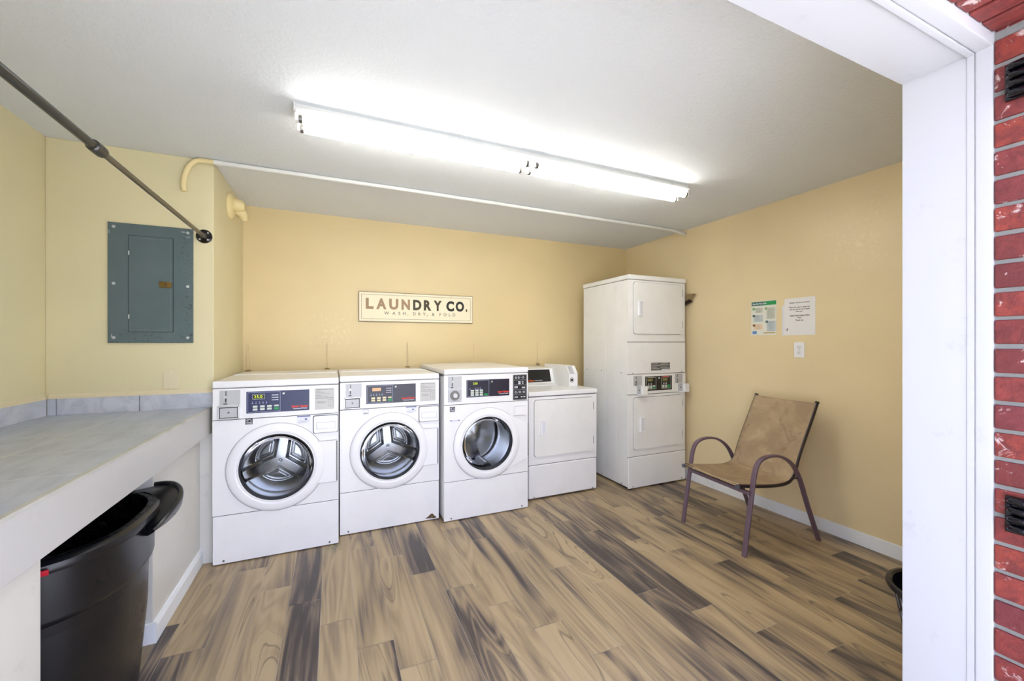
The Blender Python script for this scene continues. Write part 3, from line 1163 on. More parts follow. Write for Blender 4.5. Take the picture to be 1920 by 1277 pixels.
    if kind == 'b':
        for q in ((ex, ex + .038, ez, ez + .001), (ex, ex + .038, ez + .037, ez + .038), (ex, ex + .001, ez, ez + .038), (ex + .037, ex + .038, ez, ez + .038), (ex + .006, ex + .032, ez + .008, ez + .014)):
            e2.box(q[0], q[1], -.001, 0, q[2], q[3])
        e2.obj('sticker_print', 'grey_print', es, smooth=False)
    else:
        e2.lathe([(.008, 0), (.0105, 0), (.0105, -.0006), (.008, -.0006)], (ex + .022, -.0006, ez + .022), 'Y', 16, closed=True)
        e2.prism_y([(ex + .003, ez + .024), (ex + .014, ez + .030), (ex + .016, ez + .033), (ex + .003, ez + .029)], -.0012, -.0004)
        e2.prism_y([(ex + .004, ez + .014), (ex + .034, ez + .010), (ex + .034, ez + .013), (ex + .004, ez + .018)], -.0012, -.0004)
        for i in range(3):
            e2.box(ex + .003, ex + .035, -.001, 0, ez + .002 + i * .0026, ez + .003 + i * .0026)
        e2.obj('sticker_print', 'white_print', es, smooth=False)
    if kind == 'c':
        s4 = B().box(.045, .121, -.0004, .002, .733, .754).obj('blue_bar_sticker', 'sticker', t, smooth=False)
        s5 = B()
        s5.box(.045, .063, -.001, 0, .748, .754)
        s5.box(.103, .121, -.001, 0, .748, .754)
        s5.box(.066, .100, -.001, 0, .749, .751)
        s5.obj('sticker_print', 'blue_print', s4, smooth=False)
    return t


w1 = front_loader('washing_machine', 'white front-load washer at the left end, beside the counter, green 25.0 display', (-0.658, 2.924, 0), 'a', 'navy', math.radians(82))
w2 = front_loader('washing_machine', 'white front-load washer with orange display and scuffed lower edge, between two other washers', (0.040, 3.030, 0), 'b', 'slate', math.radians(95), depth=.80)
w3 = front_loader('washing_machine', 'white front-load washer with black pictogram label and round coin lock, next to the dryer', (0.748, 2.948, 0), 'c', 'slate', 0, h_top=1.135, depth=.88)
for wv, xs_ in ((w2, (.60, .66)),):
    rs = B()
    rs.prism_y([(.585, .022), (.60, .020), (.665, .014), (.67, .022), (.655, .034), (.640, .052), (.625, .048), (.61, .034)], -.0012, .002)
    rs.obj('rust_patch', 'sign_edge', wv, smooth=False)
# top ridge seen across the first two washers
for wv in (w1, w2):
    B().box(.01, W - .01, .50 if wv is w1 else .44, .53 if wv is w1 else .47, 1.1005, 1.108, .003).obj('rear_ledge', 'enamel', wv)

# ================================================================== SINGLE DRYER
D = thing('clothes_dryer', 'low white dryer with square door and rear console, between washers and tower', 'dryer', (1.502, 3.063, 0), 0)
b = B()
b.box(0, .685, .018, .79, .015, .876, .004)
b.box(0, .685, 0, .020, .296, .872, .005)
b.obj('cabinet', 'enamel', D)
B().box(0, .685, -.001, .020, .014, .2925, .010, 3).obj('lower_panel', 'enamel', D)
B().box(-.002, .688, -.008, .79, .878, .917, .008, 3).obj('top_panel', 'enamel', D)
for q in ((.287, .299), (.868, .881)):
    B().box(.003, .682, .004, .02, q[0], q[1]).obj('seam', 'seam', D, smooth=False)


def dryer_door(parent, x0, x1, z0, z1, y, hx, hz0, hz1):
    B().rbox(x0 - .003, x1 + .003, y - .0006, y + .002, z0 - .003, z1 + .003, .026, 6).obj('door_gap', 'seam', parent, smooth=False)
    dd = B().rbox(x0, x1, y - .010, y - .0006, z0, z1, .024, 6).obj('door', 'enamel_cream', parent)
    hb = B()
    hb.box(hx, hx + .018, y - .024, y - .009, hz0, hz1, .003)
    hb.box(hx, hx + .050, y - .0125, y - .009, hz0, hz1, .001)
    hb.box(hx, hx + .050, y - .022, y - .009, hz1 - .006, hz1, .001)
    hb.box(hx, hx + .050, y - .022, y - .009, hz0, hz0 + .006, .001)
    hb.prism_x([(y - .024, 0), (y - .024, 1), (y - .023, 1), (y - .023, 0)], 0, 0.0001) if False else None
    hb.obj('handle', 'plastic_white', dd)
    B().prism_y([(hx + .020, hz0 + .010), (hx + .048, hz0 + .010), (hx + .048, hz1 - .010), (hx + .020, hz1 - .016)], y - .0145, y - .012).obj('handle_cup', 'white_print', dd)
    for (a, c_) in ((z1 - .112, z1 - .046), (z0 + .060, z0 + .126)):
        B().cyl((x1 + .004, y - .006, a), (x1 + .004, y - .006, c_), .0035, 10).obj('hinge', 'grey_print', dd)
    return dd


dryer_door(D, .050, .640, .366, .845, 0, .100, .545, .668)
for fx in (.05, .64):
    for fy in (.06, .72):
        B().cyl((fx, fy, 0), (fx, fy, .02), .018, 14).obj('foot', 'black', D)
    B().cyl((fx, -.001, .026), (fx, -.004, .026), .005, 12).obj('screw', 'screw', D)
# rear console and meter case, in local coordinates
cs = B()
cs.prism_x([(.405, .917), (.79, .917), (.79, 1.085), (.56, 1.085), (.50, 1.075), (.455, .940), (.405, .925)], 0.0, .505)
con = cs.obj('console', 'enamel_cream', D, smooth=False)
pl = B()
n0, n1 = Vector((0, .455, .940)), Vector((0, .50, 1.075))
dv = (n1 - n0)
nrm = Vector((0, -dv.z, dv.y)).normalized()
a0 = n0 + dv * .06 + nrm * .001
a1 = n0 + dv * .93 + nrm * .001
pl.prism_x([(a0.y, a0.z), (a1.y, a1.z), (a1.y + nrm.y * .002, a1.z + nrm.z * .002), (a0.y + nrm.y * .002, a0.z + nrm.z * .002)], .05, .470)
cpan = pl.obj('console_panel', 'charcoal', con, smooth=False)
tilt = math.atan2(dv.z, dv.y)
a2 = n0 + dv * .13 + nrm * .0035
text_mesh('logo', [('Speed Queen', .195, 0, .013, 'L', .0009, .088)], 'orange_print', con, (0, a2.y, a2.z), (tilt, 0, 0))
text_mesh('logo_line', [('Commercial Dryer', .290, 0.001, .009, 'L', .0003, .085)], 'white_print', con, (0, a2.y, a2.z), (tilt, 0, 0))
mc = B()
mc.prism_x([(.178, .917), (.66, .917), (.66, 1.115), (.245, 1.115), (.228, 1.112), (.178, 1.045)], .505, .597)
case = mc.obj('meter_case', 'enamel_cream', D, smooth=False)
B().prism_x([(.1755, 1.046), (.2255, 1.112), (.2270, 1.110), (.1775, 1.044)], .512, .560).obj('coin_slot', 'steel_plate', case, smooth=False)
cbx = B().box(.510, .592, .170, .178, .930, 1.040, .003).obj('coin_box', 'plastic_white', case)
B().lathe([(0, -.006), (.010, -.006), (.012, 0)], (.530, .170, .985), 'Y', 20).obj('lock', 'black', cbx)
B().lathe([(.018, -.003), (.021, -.003), (.022, 0)], (.530, .170, .985), 'Y', 24).obj('lock_ring', 'screw', cbx)

# ================================================================== STACKED DRYER TOWER
T = thing('stacked_dryer', 'tall white tower of two stacked dryers standing in the far right corner', 'dryer', (2.431, 2.926, 0), 0)
TW = .690
b = B()
b.box(.004, TW - .002, .014, .72, .02, 1.050, .006)
b.box(.004, TW - .002, .014, .72, 1.050, 1.905, .006)
b.obj('cabinet', 'enamel_cream', T)
bp = B()
for z0, z1 in ((.025, 1.030), (1.070, 1.895)):
    bp.box(.0025, .0045, .175, .181, z0, z1)
    bp.box(.0025, .0045, .34, .346, z0, z1)
bp.box(.0015, .0045, .02, .715, 1.040, 1.052)
bp.box(.0015, .0045, .02, .715, .860, .864)
bp.obj('side_seams', 'enamel', T, smooth=False)
for fy in (.10, .40, .65):
    B().cyl((.004, fy, 1.055), (.001, fy, 1.055), .005, 10).obj('screw', 'screw', T)
    B().cyl((.004, fy, .035), (.001, fy, .035), .005, 10).obj('screw', 'screw', T)
B().box(-.002, TW + .002, -.010, .722, 1.908, 1.950, .008, 3).obj('top_panel', 'enamel_cream', T)
B().box(0, TW, -.004, .016, .012, .2925, .008, 3).obj('lower_panel', 'enamel_cream', T)
B().box(0, TW, 0, .016, .296, .858, .006).obj('front_panel', 'enamel_cream', T)
B().box(0, TW, -.006, .020, .8615, 1.0425, .005).obj('control_housing', 'enamel_cream', T)
B().box(0, TW, -.002, .016, 1.046, 1.3365, .006).obj('middle_panel', 'enamel_cream', T)
B().box(0, TW, 0, .016, 1.340, 1.906, .006).obj('front_panel', 'enamel_cream', T)
for z in (.292, .862, 1.043, 1.337, 1.907):
    B().box(.004, TW - .004, .005, .018, z - .005, z + .005).obj('seam', 'seam', T, smooth=False)
dryer_door(T, .058, .644, 1.413, 1.884, 0, .106, 1.580, 1.711)
dryer_door(T, .058, .644, .362, .832, 0, .122, .516, .652)
lb = B().rbox(.264, .492, -.0030, .0, 1.074, 1.146, .002).obj('rating_label', 'mid_label', T, smooth=False)
l2 = B()
for i, (xa, xb) in enumerate(((.268, .345), (.268, .380), (.268, .330), (.268, .365))):
    l2.box(xa, xb, -.0036, -.0028, 1.134 - i * .015, 1.138 - i * .015)
for i, (xa, xb) in enumerate(((.385, .470), (.372, .486), (.385, .460), (.375, .480))):
    l2.box(xa, xb, -.0036, -.0028, 1.138 - i * .014, 1.142 - i * .014)
l2.obj('label_text', 'grey_label', lb, smooth=False)
B().box(.390, .488, -.0038, -.0028, 1.076, 1.086).obj('label_barcode', 'sticker', lb, smooth=False)
y = -.0065
coin_slot(T, .054, .151, .942, 1.031, y)
coin_slot(T, .551, .645, .948, 1.036, y)


def meter_box(x0, x1, z0, z1):
    b = B()
    b.box(x0, x1, -.050, -.004, z0 - .006, z0, .001)
    b.box(x1 - .050, x1, -.050, -.004, z0, z1, .003)
    o = b.obj('coin_box', 'enamel_cream', T)
    B().box(x0, x1 - .050, -.016, -.004, z0, z1, .001).obj('coin_drawer', 'steel_plate', o)
    B().cyl((x0 + .022, -.016, (z0 + z1) / 2), (x0 + .022, -.020, (z0 + z1) / 2), .006, 14).obj('lock', 'screw', o)


meter_box(.092, .182, .862, .936)
meter_box(.592, .692, .868, .942)
pn = B().box(.190, .512, -.0095, -.004, .889, 1.021, .0005).obj('display_panel', 'black', T)
yy = -.0102
for k, (x0, mt) in enumerate(((.200, 'lcd_olive'), (.380, 'lcd_olive'))):
    x1 = x0 + .118
    f_ = B()
    for q in ((x0, x1, .902, .905), (x0, x1, 1.008, 1.011), (x0, x0 + .003, .902, 1.011), (x1 - .003, x1, .902, 1.011)):
        f_.box(q[0], q[1], yy, yy + .001, q[2], q[3])
    for i in range(3):
        f_.prism_y([(x0 + .022 + i * .018, .945), (x0 + .032 + i * .018, .945), (x0 + .027 + i * .018, .965)], yy, yy + .001)
    f_.obj('printed_lines', 'grey_label', pn, smooth=False)
    B().box(x0 + .015, x0 + .075, yy - .0006, yy + .001, .975, 1.000).obj('display', mt, pn)
    for i in range(3):
        for j in range(2):
            px = x0 + .024 + i * .034
            z = .931 - j * .015
            B().box(px - .013, px + .013, yy - .0006, yy + .001, z - .0062, z + .0062, .002).obj('start_button' if i == 2 and j else 'button', 'button_green' if i == 2 and (j or k == 1) else 'button', pn)
B().box(.392, .472, yy, yy + .001, 1.011, 1.018).obj('red_strip', 'red_print', pn, smooth=False)
B().box(.225, .290, yy, yy + .001, 1.011, 1.014).obj('yellow_strip', 'button_cream', pn, smooth=False)
B().lathe([(0, -.006), (.006, -.006), (.009, 0)], (.352, yy, 1.003), 'Y', 18).obj('lock', 'steel', pn)
for fx in (.05, TW - .05):
    for fy in (.06, .66):
        B().cyl((fx, fy, 0), (fx, fy, .025), .018, 14).obj('foot', 'black', T)
    B().cyl((fx, -.004, .030), (fx, -.0065, .030), .005, 12).obj('screw', 'screw', T)
    B().cyl((fx, -.002, 1.056), (fx, -.0045, 1.056), .005, 12).obj('screw', 'screw', T)

# ================================================================== SIGN
sg = thing('wall_sign', 'cream LAUNDRY CO. sign with thin border hung on the back wall', 'sign', (.205, YB, 1.523), 0)
sw, sh = 1.063, .269
B().box(0, sw, -.016, 0, 0, sh, .002).obj('board', 'sign_edge', sg)
B().box(.004, sw - .004, -.0172, -.015, .004, sh - .004).obj('face', 'sign', sg, smooth=False)
ln = B()
for q in ((.022, sw - .022, .024, .0265), (.022, sw - .022, sh - .0255, sh - .023), (.022, .0245, .024, sh - .023), (sw - .0245, sw - .022, .024, sh - .023)):
    ln.box(q[0], q[1], -.0180, -.017, q[2], q[3])
ln.obj('border_line', 'sign_line', sg, smooth=False)


def letters(name, items, mat, z, h, bold):
    rows = [(c_, x, 0, h, 'L', bold, wv) for c_, x, wv in items]
    text_mesh(name, rows, mat, sg, (0, -.0184, z))


letters('tan_letters', [('L', .060, .066), ('A', .150, .088), ('U', .262, .082), ('N', .372, .078)], 'letter_tan', .120, .088, .0062)
letters('dark_letters', [('D', .478, .078), ('R', .578, .072), ('Y', .672, .078)], 'letter_olive', .120, .088, .0062)
letters('dark_letters', [('C', .795, .078), ('O', .888, .086), ('.', .990, .016)], 'letter_dark', .120, .088, .0062)
text_mesh('small_letters', [(c_, x, 0, .028, 'C', .0006, None) for c_, x in zip('WASH,DRY,&FOLD', (.240, .304, .352, .398, .430, .490, .538, .582, .612, .668, .736, .784, .828, .872))], 'letter_grey', sg, (0, -.0184, .066))

# ================================================================== ELECTRICAL PANEL
ep = thing('electrical_panel', 'grey-green steel breaker panel with brass latch on the cream wall', 'breaker panel', (-1.157, YC, 1.332), 0)
B().box(0, .389, -.010, 0, 0, .680, .002).obj('cover', 'panel', ep)
B().rbox(.0895, .2955, -.0112, -.009, .0615, .6145, .003).obj('door_gap', 'black', ep, smooth=False)
dr = B().rbox(.092, .293, -.0140, -.009, .064, .612, .003).obj('door', 'panel', ep)
q_ = B().rbox(.104, .282, -.0165, -.013, .076, .600, .004)
q_.obj('raised_field', 'panel', dr)
B().rbox(.1028, .2832, -.0148, -.013, .0748, .6012, .004).obj('field_edge', 'field_edge', dr, smooth=False)
lt = B().box(.232, .288, -.022, -.012, .322, .356, .002).obj('latch', 'brass', dr)
B().box(.258, .268, -.0235, -.021, .328, .350).obj('latch_slot', 'sign_edge', lt, smooth=False)
for z in (.150, .512):
    B().cyl((.094, -.016, z - .012), (.094, -.016, z + .012), .003, 10).obj('hinge', 'chip', dr)
for x_, z_ in ((.026, .655), (.363, .655), (.026, .335), (.363, .335), (.026, .03), (.363, .03)):
    B().lathe([(0, -.014), (.006, -.0135), (.0085, -.010)], (x_, 0, z_), 'Y', 16).obj('screw', 'chip', ep)
ch = B()
for x_, z_, w_, h_ in ((.005, .615, .003, .02), (.333, .655, .018, .005), (.016, .03, .003, .02), (.355, .628, .02, .003), (.092, .42, .002, .05)):
    ch.box(x_, x_ + w_, -.0105, -.009, z_, z_ + h_)
ch.obj('paint_chips', 'chip', ep, smooth=False)

# blank cover plate above the counter
cp = thing('cover_plate', 'blank cream-painted cover plate above the counter backsplash', 'wall plate', (-.911, YC, 1.062), 0)
B().box(0, .072, -.006, 0, 0, .112, .003).obj('plate', 'switch_plate', cp)
B().cyl((.036, -.006, .095), (.036, -.0072, .095), .003, 10).obj('screw', 'cable', cp)
B().cyl((.036, -.006, .017), (.036, -.0072, .017), .003, 10).obj('screw', 'cable', cp)

# ================================================================== HANGING ROD
rd = thing('hanging_rod', 'telescoping metal clothes rod running over the counter from the black flange', 'clothes rod', (-.716, YC, 1.977), 0)
B().cyl((0, -.010, 0), (0, -1.23, 0), .0105, 20).obj('inner_tube', 'rod', rd)
B().cyl((0, -1.19, 0), (0, -2.40, 0), .0135, 20).obj('outer_tube', 'rod_dark', rd)
B().lathe([(.0137, -1.185), (.019, -1.187), (.020, -1.195), (.020, -1.222), (.018, -1.228), (.020, -1.234), (.019, -1.245), (.0137, -1.248)], (0, 0, 0), 'Y', 24, closed=True).obj('collar', 'rod_dark', rd)
fl_ = B().lathe([(0, -.008), (.014, -.008), (.018, -.010), (.040, -.006), (.042, 0), (0, 0)], (0, 0, 0), 'Y', 32).obj('flange', 'black_metal', rd)
B().lathe([(.0107, -.028), (.0155, -.028), (.017, -.008)], (0, 0, 0), 'Y', 24).obj('flange_socket', 'rod', fl_)
for a in (45, 135, 225, 315):
    B().lathe([(0, -.0105), (.005, -.010), (.006, -.006)], (.029 * math.cos(math.radians(a)), 0, .029 * math.sin(math.radians(a))), 'Y', 12).obj('screw', 'steel', fl_)
f2 = B().lathe([(0, -2.40), (.040, -2.395), (.042, -2.388)], (0, 0, 0), 'Y', 32).obj('flange', 'black_metal', rd)

# ================================================================== CONDUIT
cd = thing('conduit', 'thin white-painted conduit running along the ceiling in front of the back wall', 'conduit', (0, 0, 0), 0)
zc = ZC - .0165
ptsA = []
cxA, czA, RA = -.725, 2.335, .088
ptsA.append((-.808, YC - .012, 2.232))
for i in range(13):
    a = math.radians(180 - i * 90 / 12.0 * 1.0)
    ptsA.append((cxA + RA * math.cos(a), YC - .016 - .012 * i / 12.0, 2.262 + (zc - 2.262) * math.sin(a)))
ptsA.append((-.64, 2.970, zc))
B().sweep(ptsA, .0138, 14).obj('bend', 'pipe_cream', cd)
ptsB = [(-.655, 2.970, zc), (.5, 2.955, zc), (1.8, 2.965, zc), (2.95, 2.975, zc), (3.03, 2.975, zc - .004), (3.09, 2.975, zc - .014), (3.13, 2.975, zc - .020), (3.176, 2.975, zc - .021)]
B().sweep(ptsB, .0135, 14).obj('pipe', 'pipe_white', cd)
B().cyl((-.66, 2.970, zc), (-.615, 2.970, zc), .0165, 16).obj('coupling', 'pipe_white', cd)

# painted round flange and elbow high on the chase side
pe = thing('pipe_elbow', 'cream-painted round flange with short elbow high on the recess side wall', 'pipe fitting', (XC, 3.40, 2.29), 0)
B().lathe([(0, 0), (.088, 0), (.090, .006), (.080, .020), (.052, .034), (0, .036)], (0, 0, 0), 'X', 32).obj('flange', 'pipe_cream', pe)
B().lathe([(.040, .030), (.044, .050), (.040, .078), (.026, .094), (0, .098)], (0, -.01, .008), 'X', 28).obj('cap', 'pipe_cream', pe)
B().sweep([(.03, .02, .0), (.055, .035, -.016), (.075, .05, -.045), (.080, .06, -.075)], .03, 16, radii=[.040, .040, .033, .022]).obj('elbow', 'pipe_cream', pe)

# painted stub cables rising behind the washers
for i, (cx_, zt, lab) in enumerate(((-.640, 1.323, 'painted cable loop rising behind the leftmost washer in the recess corner'),
                                    (-.055, 1.340, 'painted cable loop rising behind the gap between the two left washers'),
                                    (.629, 1.335, 'painted cable loop rising behind the second washer from the left'),
                                    (1.283, 1.330, 'painted cable loop rising behind the washer with the pictogram label'),
                                    (1.996, 1.345, 'painted cable loop rising behind the low dryer'))):
    c_ = thing('cable_loop', lab, 'cable', (cx_, YB, 0), 0, 'painted cable loops behind the machines')
    dx = .012 if i else .022
    loop = [(0, -.0035, .90), (0, -.0035, 1.2), (.001, -.0035, zt - .01), (dx * .3, -.0035, zt), (dx * .6, -.0035, zt - .012), (dx, -.0035, 1.15), (dx * 1.3, -.0035, .90)]
    B().sweep(loop, .003, 8).obj('cable', 'cable', c_)
    B().lathe([(0, .012), (.010, .010), (.022, .004), (.026, 0)], (dx * .5, -.008, 1.103 if i != 3 else 1.11), 'Z', 14).obj('clamp', 'grime', c_)

# ================================================================== LIGHT FIXTURE
lf = thing('strip_light', 'long twin-tube fluorescent strip light fixed to the ceiling', 'ceiling light', (-.165, 2.163, ZC), 0)
L = 2.44
b = B()
b.prism_x([(-.044, 0), (.044, 0), (.044, -.018), (.066, -.026), (.070, -.036), (.066, -.038), (-.066, -.038), (-.070, -.036), (-.066, -.026), (-.044, -.018)], 0, L)
b.obj('channel', 'fixture', lf, smooth=False)
B().box(-.002, .002, -.058, .058, -.042, 0).obj('end_cap', 'fixture', lf, smooth=False)
B().box(L - .002, L + .002, -.058, .058, -.042, 0).obj('end_cap', 'fixture', lf, smooth=False)
for half in (0, 1):
    xa, xb = (.012, L / 2 - .018) if half == 0 else (L / 2 + .018, L - .004)
    for ty in (-.048, .048):
        tb = B().cyl((xa + .022, ty, -.070), (xb - .022, ty, -.070), .019, 20).obj('tube', 'tube', lf)
        for e0, e1 in ((xa + .008, xa + .024), (xb - .024, xb - .008)):
            B().cyl((e0, ty, -.070), (e1, ty, -.070), .0188, 20).obj('end_ring', 'screw', tb)
        for hx in (xa, xb):
            B().box(hx - .006, hx + .007, ty - .014, ty + .014, -.086, -.036, .003).obj('lamp_holder', 'plastic_white', lf)

# ================================================================== PAPERS AND OUTLET (right wall, facing -X)
RW = -PI / 2
pp = thing('notice_sheet', 'white printed notice sheet taped to the right wall, beside the green-topped poster', 'notice', (XR, 2.016, 1.389), RW)
pg = B()
pg.prism_y([(0, 0), (.219, .002), (.219, .281), (0, .279)], -.0016, -.0004)
pg.obj('sheet', 'paper', pp, smooth=False)
rows = [('Notice: You are on camera', .110, .240, .0105, 'C', .0003, .142),
        ('Please be sure to clean lint', .110, .206, .0100, 'C', .0003, .148),
        ('and use this for your wash', .110, .190, .0100, 'C', .0003, .142),
        ('when you', .108, .174, .0100, 'C', .0003, .048),
        ('TAKE YOUR TRASH WITH', .110, .142, .0095, 'C', .0005, .140),
        ('YOU!', .110, .127, .0095, 'C', .0005, .028),
        ('Thank you', .110, .108, .0100, 'C', .0003, .058)]
text_mesh('printed_text', rows, 'dark_print', pp, (0, -.0022, 0))
tp_ = B()
tp_.box(-.016, .004, -.0022, -.0002, .036, .062)
tp_.box(-.016, .002, -.0012, -.0002, .0, .230)
tp_.obj('tape', 'sticker', pp, smooth=False)
mk = B().prism_y([(.020, .040), (.028, .052), (.024, .054), (.016, .044), (.018, .034), (.026, .030), (.022, .036)], -.0024, -.0014)
mk.obj('pen_mark', 'dark_print', pp, smooth=False)

po = thing('wall_poster', 'small poster with green header band and coloured boxes on the right wall', 'poster', (XR, 2.287, 1.394), RW)
pw, ph = .210, .277
B().box(0, pw, -.0016, -.0004, 0, ph).obj('sheet', 'poster', po, smooth=False)
for nm, x0, x1, z0, z1, mt in (('header_band', .004, .110, .240, .272, 'p_teal'), ('header_band', .110, .208, .240, .272, 'p_green'),
                               ('number_box', .012, .034, .206, .224, 'p_lgreen'), ('text_block', .038, .098, .182, .222, 'p_pgrey'),
                               ('number_box', .012, .034, .150, .168, 'p_slate'), ('text_block', .020, .100, .110, .164, 'p_pblue'),
                               ('number_box', .012, .034, .072, .090, 'p_orange'), ('text_block', .020, .098, .046, .088, 'p_peach'),
                               ('number_box', .116, .136, .204, .222, 'p_lgreen'), ('text_block', .130, .200, .128, .218, 'p_pgrey'),
                               ('number_box', .122, .142, .098, .116, 'p_slate'), ('text_block', .132, .204, .030, .112, 'p_pblue'),
                               ('emblem', .012, .048, .010, .034, 'p_blue'), ('footer_line', .106, .200, .014, .022, 'p_gold')):
    B().box(x0, x1, -.0022, -.0012, z0, z1).obj(nm, mt, po, smooth=False)
tl = B()
random.seed(3)
for x0, x1, z0, z1 in ((.042, .094, .184, .218), (.030, .096, .114, .160), (.040, .090, .050, .084), (.140, .196, .132, .214), (.146, .198, .036, .108)):
    z = z1
    while z > z0:
        tl.box(x0, x0 + (x1 - x0) * random.uniform(.55, 1), -.0027, -.0020, z - .0012, z)
        z -= .0065
tl.obj('fine_print', 'p_slate', po, smooth=False)
text_mesh('header_text', [('Clean Path Wash Guide', .012, 0, .012, 'L', .0006, .118)], 'white_print', po, (0, -.0029, .250))

ol = thing('power_outlet', 'white duplex power outlet on the right wall under the notice sheet', 'outlet', (XR, 1.942, 1.222), RW)
B().box(0, .073, -.006, 0, 0, .114, .003).obj('cover_plate', 'plastic_white', ol)
for z in (.037, .077):
    rc = B().rbox(.020, .053, -.0085, -.004, z - .016, z + .016, .010, 5).obj('receptacle', 'enamel', ol)
    sl = B()
    sl.box(.0285, .0305, -.0090, -.0080, z - .001, z + .008)
    sl.box(.0425, .0445, -.0090, -.0080, z - .001, z + .007)
    sl.cyl((.0365, -.0080, z - .0085), (.0365, -.0090, z - .0085), .0028, 10)
    sl.obj('slots_highlights', 'outlet_dark', rc, smooth=False)
B().cyl((.0365, -.006, .057), (.0365, -.0075, .057), .0028, 10).obj('screw', 'screw', ol)

# ================================================================== BROOM (hung head up behind the tower)
br = thing('broom', 'straw broom standing head up in the gap behind the dryer tower', 'broom', (3.150, 3.00, 0), 0)
B().cyl((0, 0, 0.30), (0, 0, 1.70), .0125, 14).obj('handle', 'broom_wood', br)
B().sweep([(0, .03, 1.700), (0, -.04, 1.712), (0, -.115, 1.738)], .02, 12, sec=(.020, .016), side=(1, 0, 0)).obj('head_cap', 'broom_cap', br)
bt = B()
random.seed(5)
for i in range(150):
    u = random.random()
    y0 = .03 - u * .145
    z0 = 1.705 + u * .035
    sp_ = (u - .3) * .07
    bt.cyl((random.uniform(-.014, .014), y0, z0), (random.uniform(-.022, .022), y0 - sp_ + random.uniform(-.006, .006), 1.800 + random.uniform(-.006, .004)), .0016, 5)
bt.obj('bristles', 'bristle', br, smooth=False)
bt = B()
for i in range(50):
    u = random.random() * .2
    y0 = .03 - u * .145
    bt.cyl((random.uniform(-.014, .014), y0, 1.71), (random.uniform(-.02, .02), y0 + random.uniform(-.006, .006), 1.798), .0022, 5)
bt.obj('dark_bristles', 'bristle_dark', br, smooth=False)

# ================================================================== CHAIR
chair = thing('patio_chair', 'brown metal patio armchair with stained tan sling seat by the right wall', 'chair', (2.70, 1.965, 0), math.atan2(.083, -.9965))
# local x = forward, local y = sideways, z = up  (forward points to -X of the room)


def smooth_path(P, n=8):
    P = [Vector(p) for p in P]
    out = []
    for i in range(len(P) - 1):
        p0 = P[max(i - 1, 0)]; p1 = P[i]; p2 = P[i + 1]; p3 = P[min(i + 2, len(P) - 1)]
        for k in range(n):
            t = k / n
            out.append(0.5 * ((2 * p1) + (p2 - p0) * t + (2 * p0 - 5 * p1 + 4 * p2 - p3) * t * t + (3 * p1 - p0 - 3 * p2 + p3) * t * t * t))
    out.append(P[-1])
    return out


arch = [(.338, .0), (.305, .20), (.272, .40), (.250, .515), (.215, .578), (.150, .604), (.060, .603), (-.020, .575), (-.085, .525), (-.130, .460), (-.165, .385), (-.230, .220), (-.325, .0)]
rail = [(.352, .428), (.330, .430), (.20, .412), (.03, .398), (-.060, .402), (-.110, .425), (-.145, .475), (-.170, .545), (-.225, .665), (-.290, .790), (-.352, .915)]
for s in (-1, 1):
    ya = s * .262
    pts = smooth_path([(x, ya, z) for x, z in arch], 6)
    B().sweep(pts, .01, 16, sec=(.0165, .0085), side=(0, 1, 0)).obj('leg_arch', 'chair_metal', chair)
    pr_ = smooth_path([(x, s * .232, z) for x, z in rail], 6)
    rl = B().sweep(pr_, .0115, 14).obj('side_rail', 'chair_rail', chair)
    B().cyl((.352, s * .232, .428), (.366, s * .232, .428), .0135, 14).obj('end_cap', 'grey_cap', rl)
    B().cyl((-.352, s * .232, .915), (-.358, s * .232, .928), .0130, 14).obj('end_cap', 'black', rl)
    B().cyl((-.135, s * .262, .44), (-.118, s * .228, .428), .007, 10).obj('bolt', 'chair_rail', chair)
    B().cyl((.262, s * .262, .418), (.262, s * .228, .418), .007, 10).obj('bolt', 'chair_rail', chair)
B().sweep([(.285, -.262, .385), (.285, .262, .385)], .01, 12, sec=(.0125, .0125), side=(0, 0, 1)).obj('front_stretcher', 'chair_metal', chair)
# sling: surface between the rails, a little slack across
bm = bmesh.new()
sp = smooth_path([(x, 0, z) for x, z in rail[1:]], 7)
NV = 24
grid = []
for i, p in enumerate(sp):
    t = (sp[min(i + 1, len(sp) - 1)] - sp[max(i - 1, 0)]).normalized()
    nrm = Vector((-t.z, 0, t.x))
    if nrm.z > 0 or (abs(nrm.z) < .3 and nrm.x < 0):
        pass
    row = []
    for k in range(NV + 1):
        u = -1 + 2 * k / NV
        sag = (1 - u * u)
        # sink: seat down, back rearwards
        f_ = min(1.0, i / 4.0)
        dirv = Vector((t.z, 0, -t.x))
        if dirv.z > 0:
            dirv = -dirv
        depth_ = .022 * sag * (0.4 + .6 * f_)
        edge_ = max(0.0, (abs(u) - .93) / .07)
        q = p + Vector((0, u * .233, 0)) + dirv * depth_ * (1.0 if p.x > -.1 else 0.5)
        q -= dirv * .0125 * 1.0
        row.append(bm.verts.new(q))
    grid.append(row)
for A, C in zip(grid, grid[1:]):
    for k in range(NV):
        bm.faces.new((A[k], A[k + 1], C[k + 1], C[k]))
me = bpy.data.meshes.new('sling')
bm.to_mesh(me)
bm.free()
sl = link_mesh('sling', me, 'sling', chair, True)
so = sl.modifiers.new('t', 'SOLIDIFY')
so.thickness = .003
for s in (0, 1):
    pass
hem = B()
hem.sweep([q.co.copy() if hasattr(q, 'co') else q for q in [Vector((.345, -.225, .437)), Vector((.350, 0, .428)), Vector((.345, .225, .437))]], .004, 8)
hem.obj('front_hem', 'sling', chair)

# ================================================================== BIN under the counter
bn = thing('trash_bin', 'large black plastic trash bin with side handle pushed under the tiled counter', 'trash can', (-.950, 1.945, 0), 0)


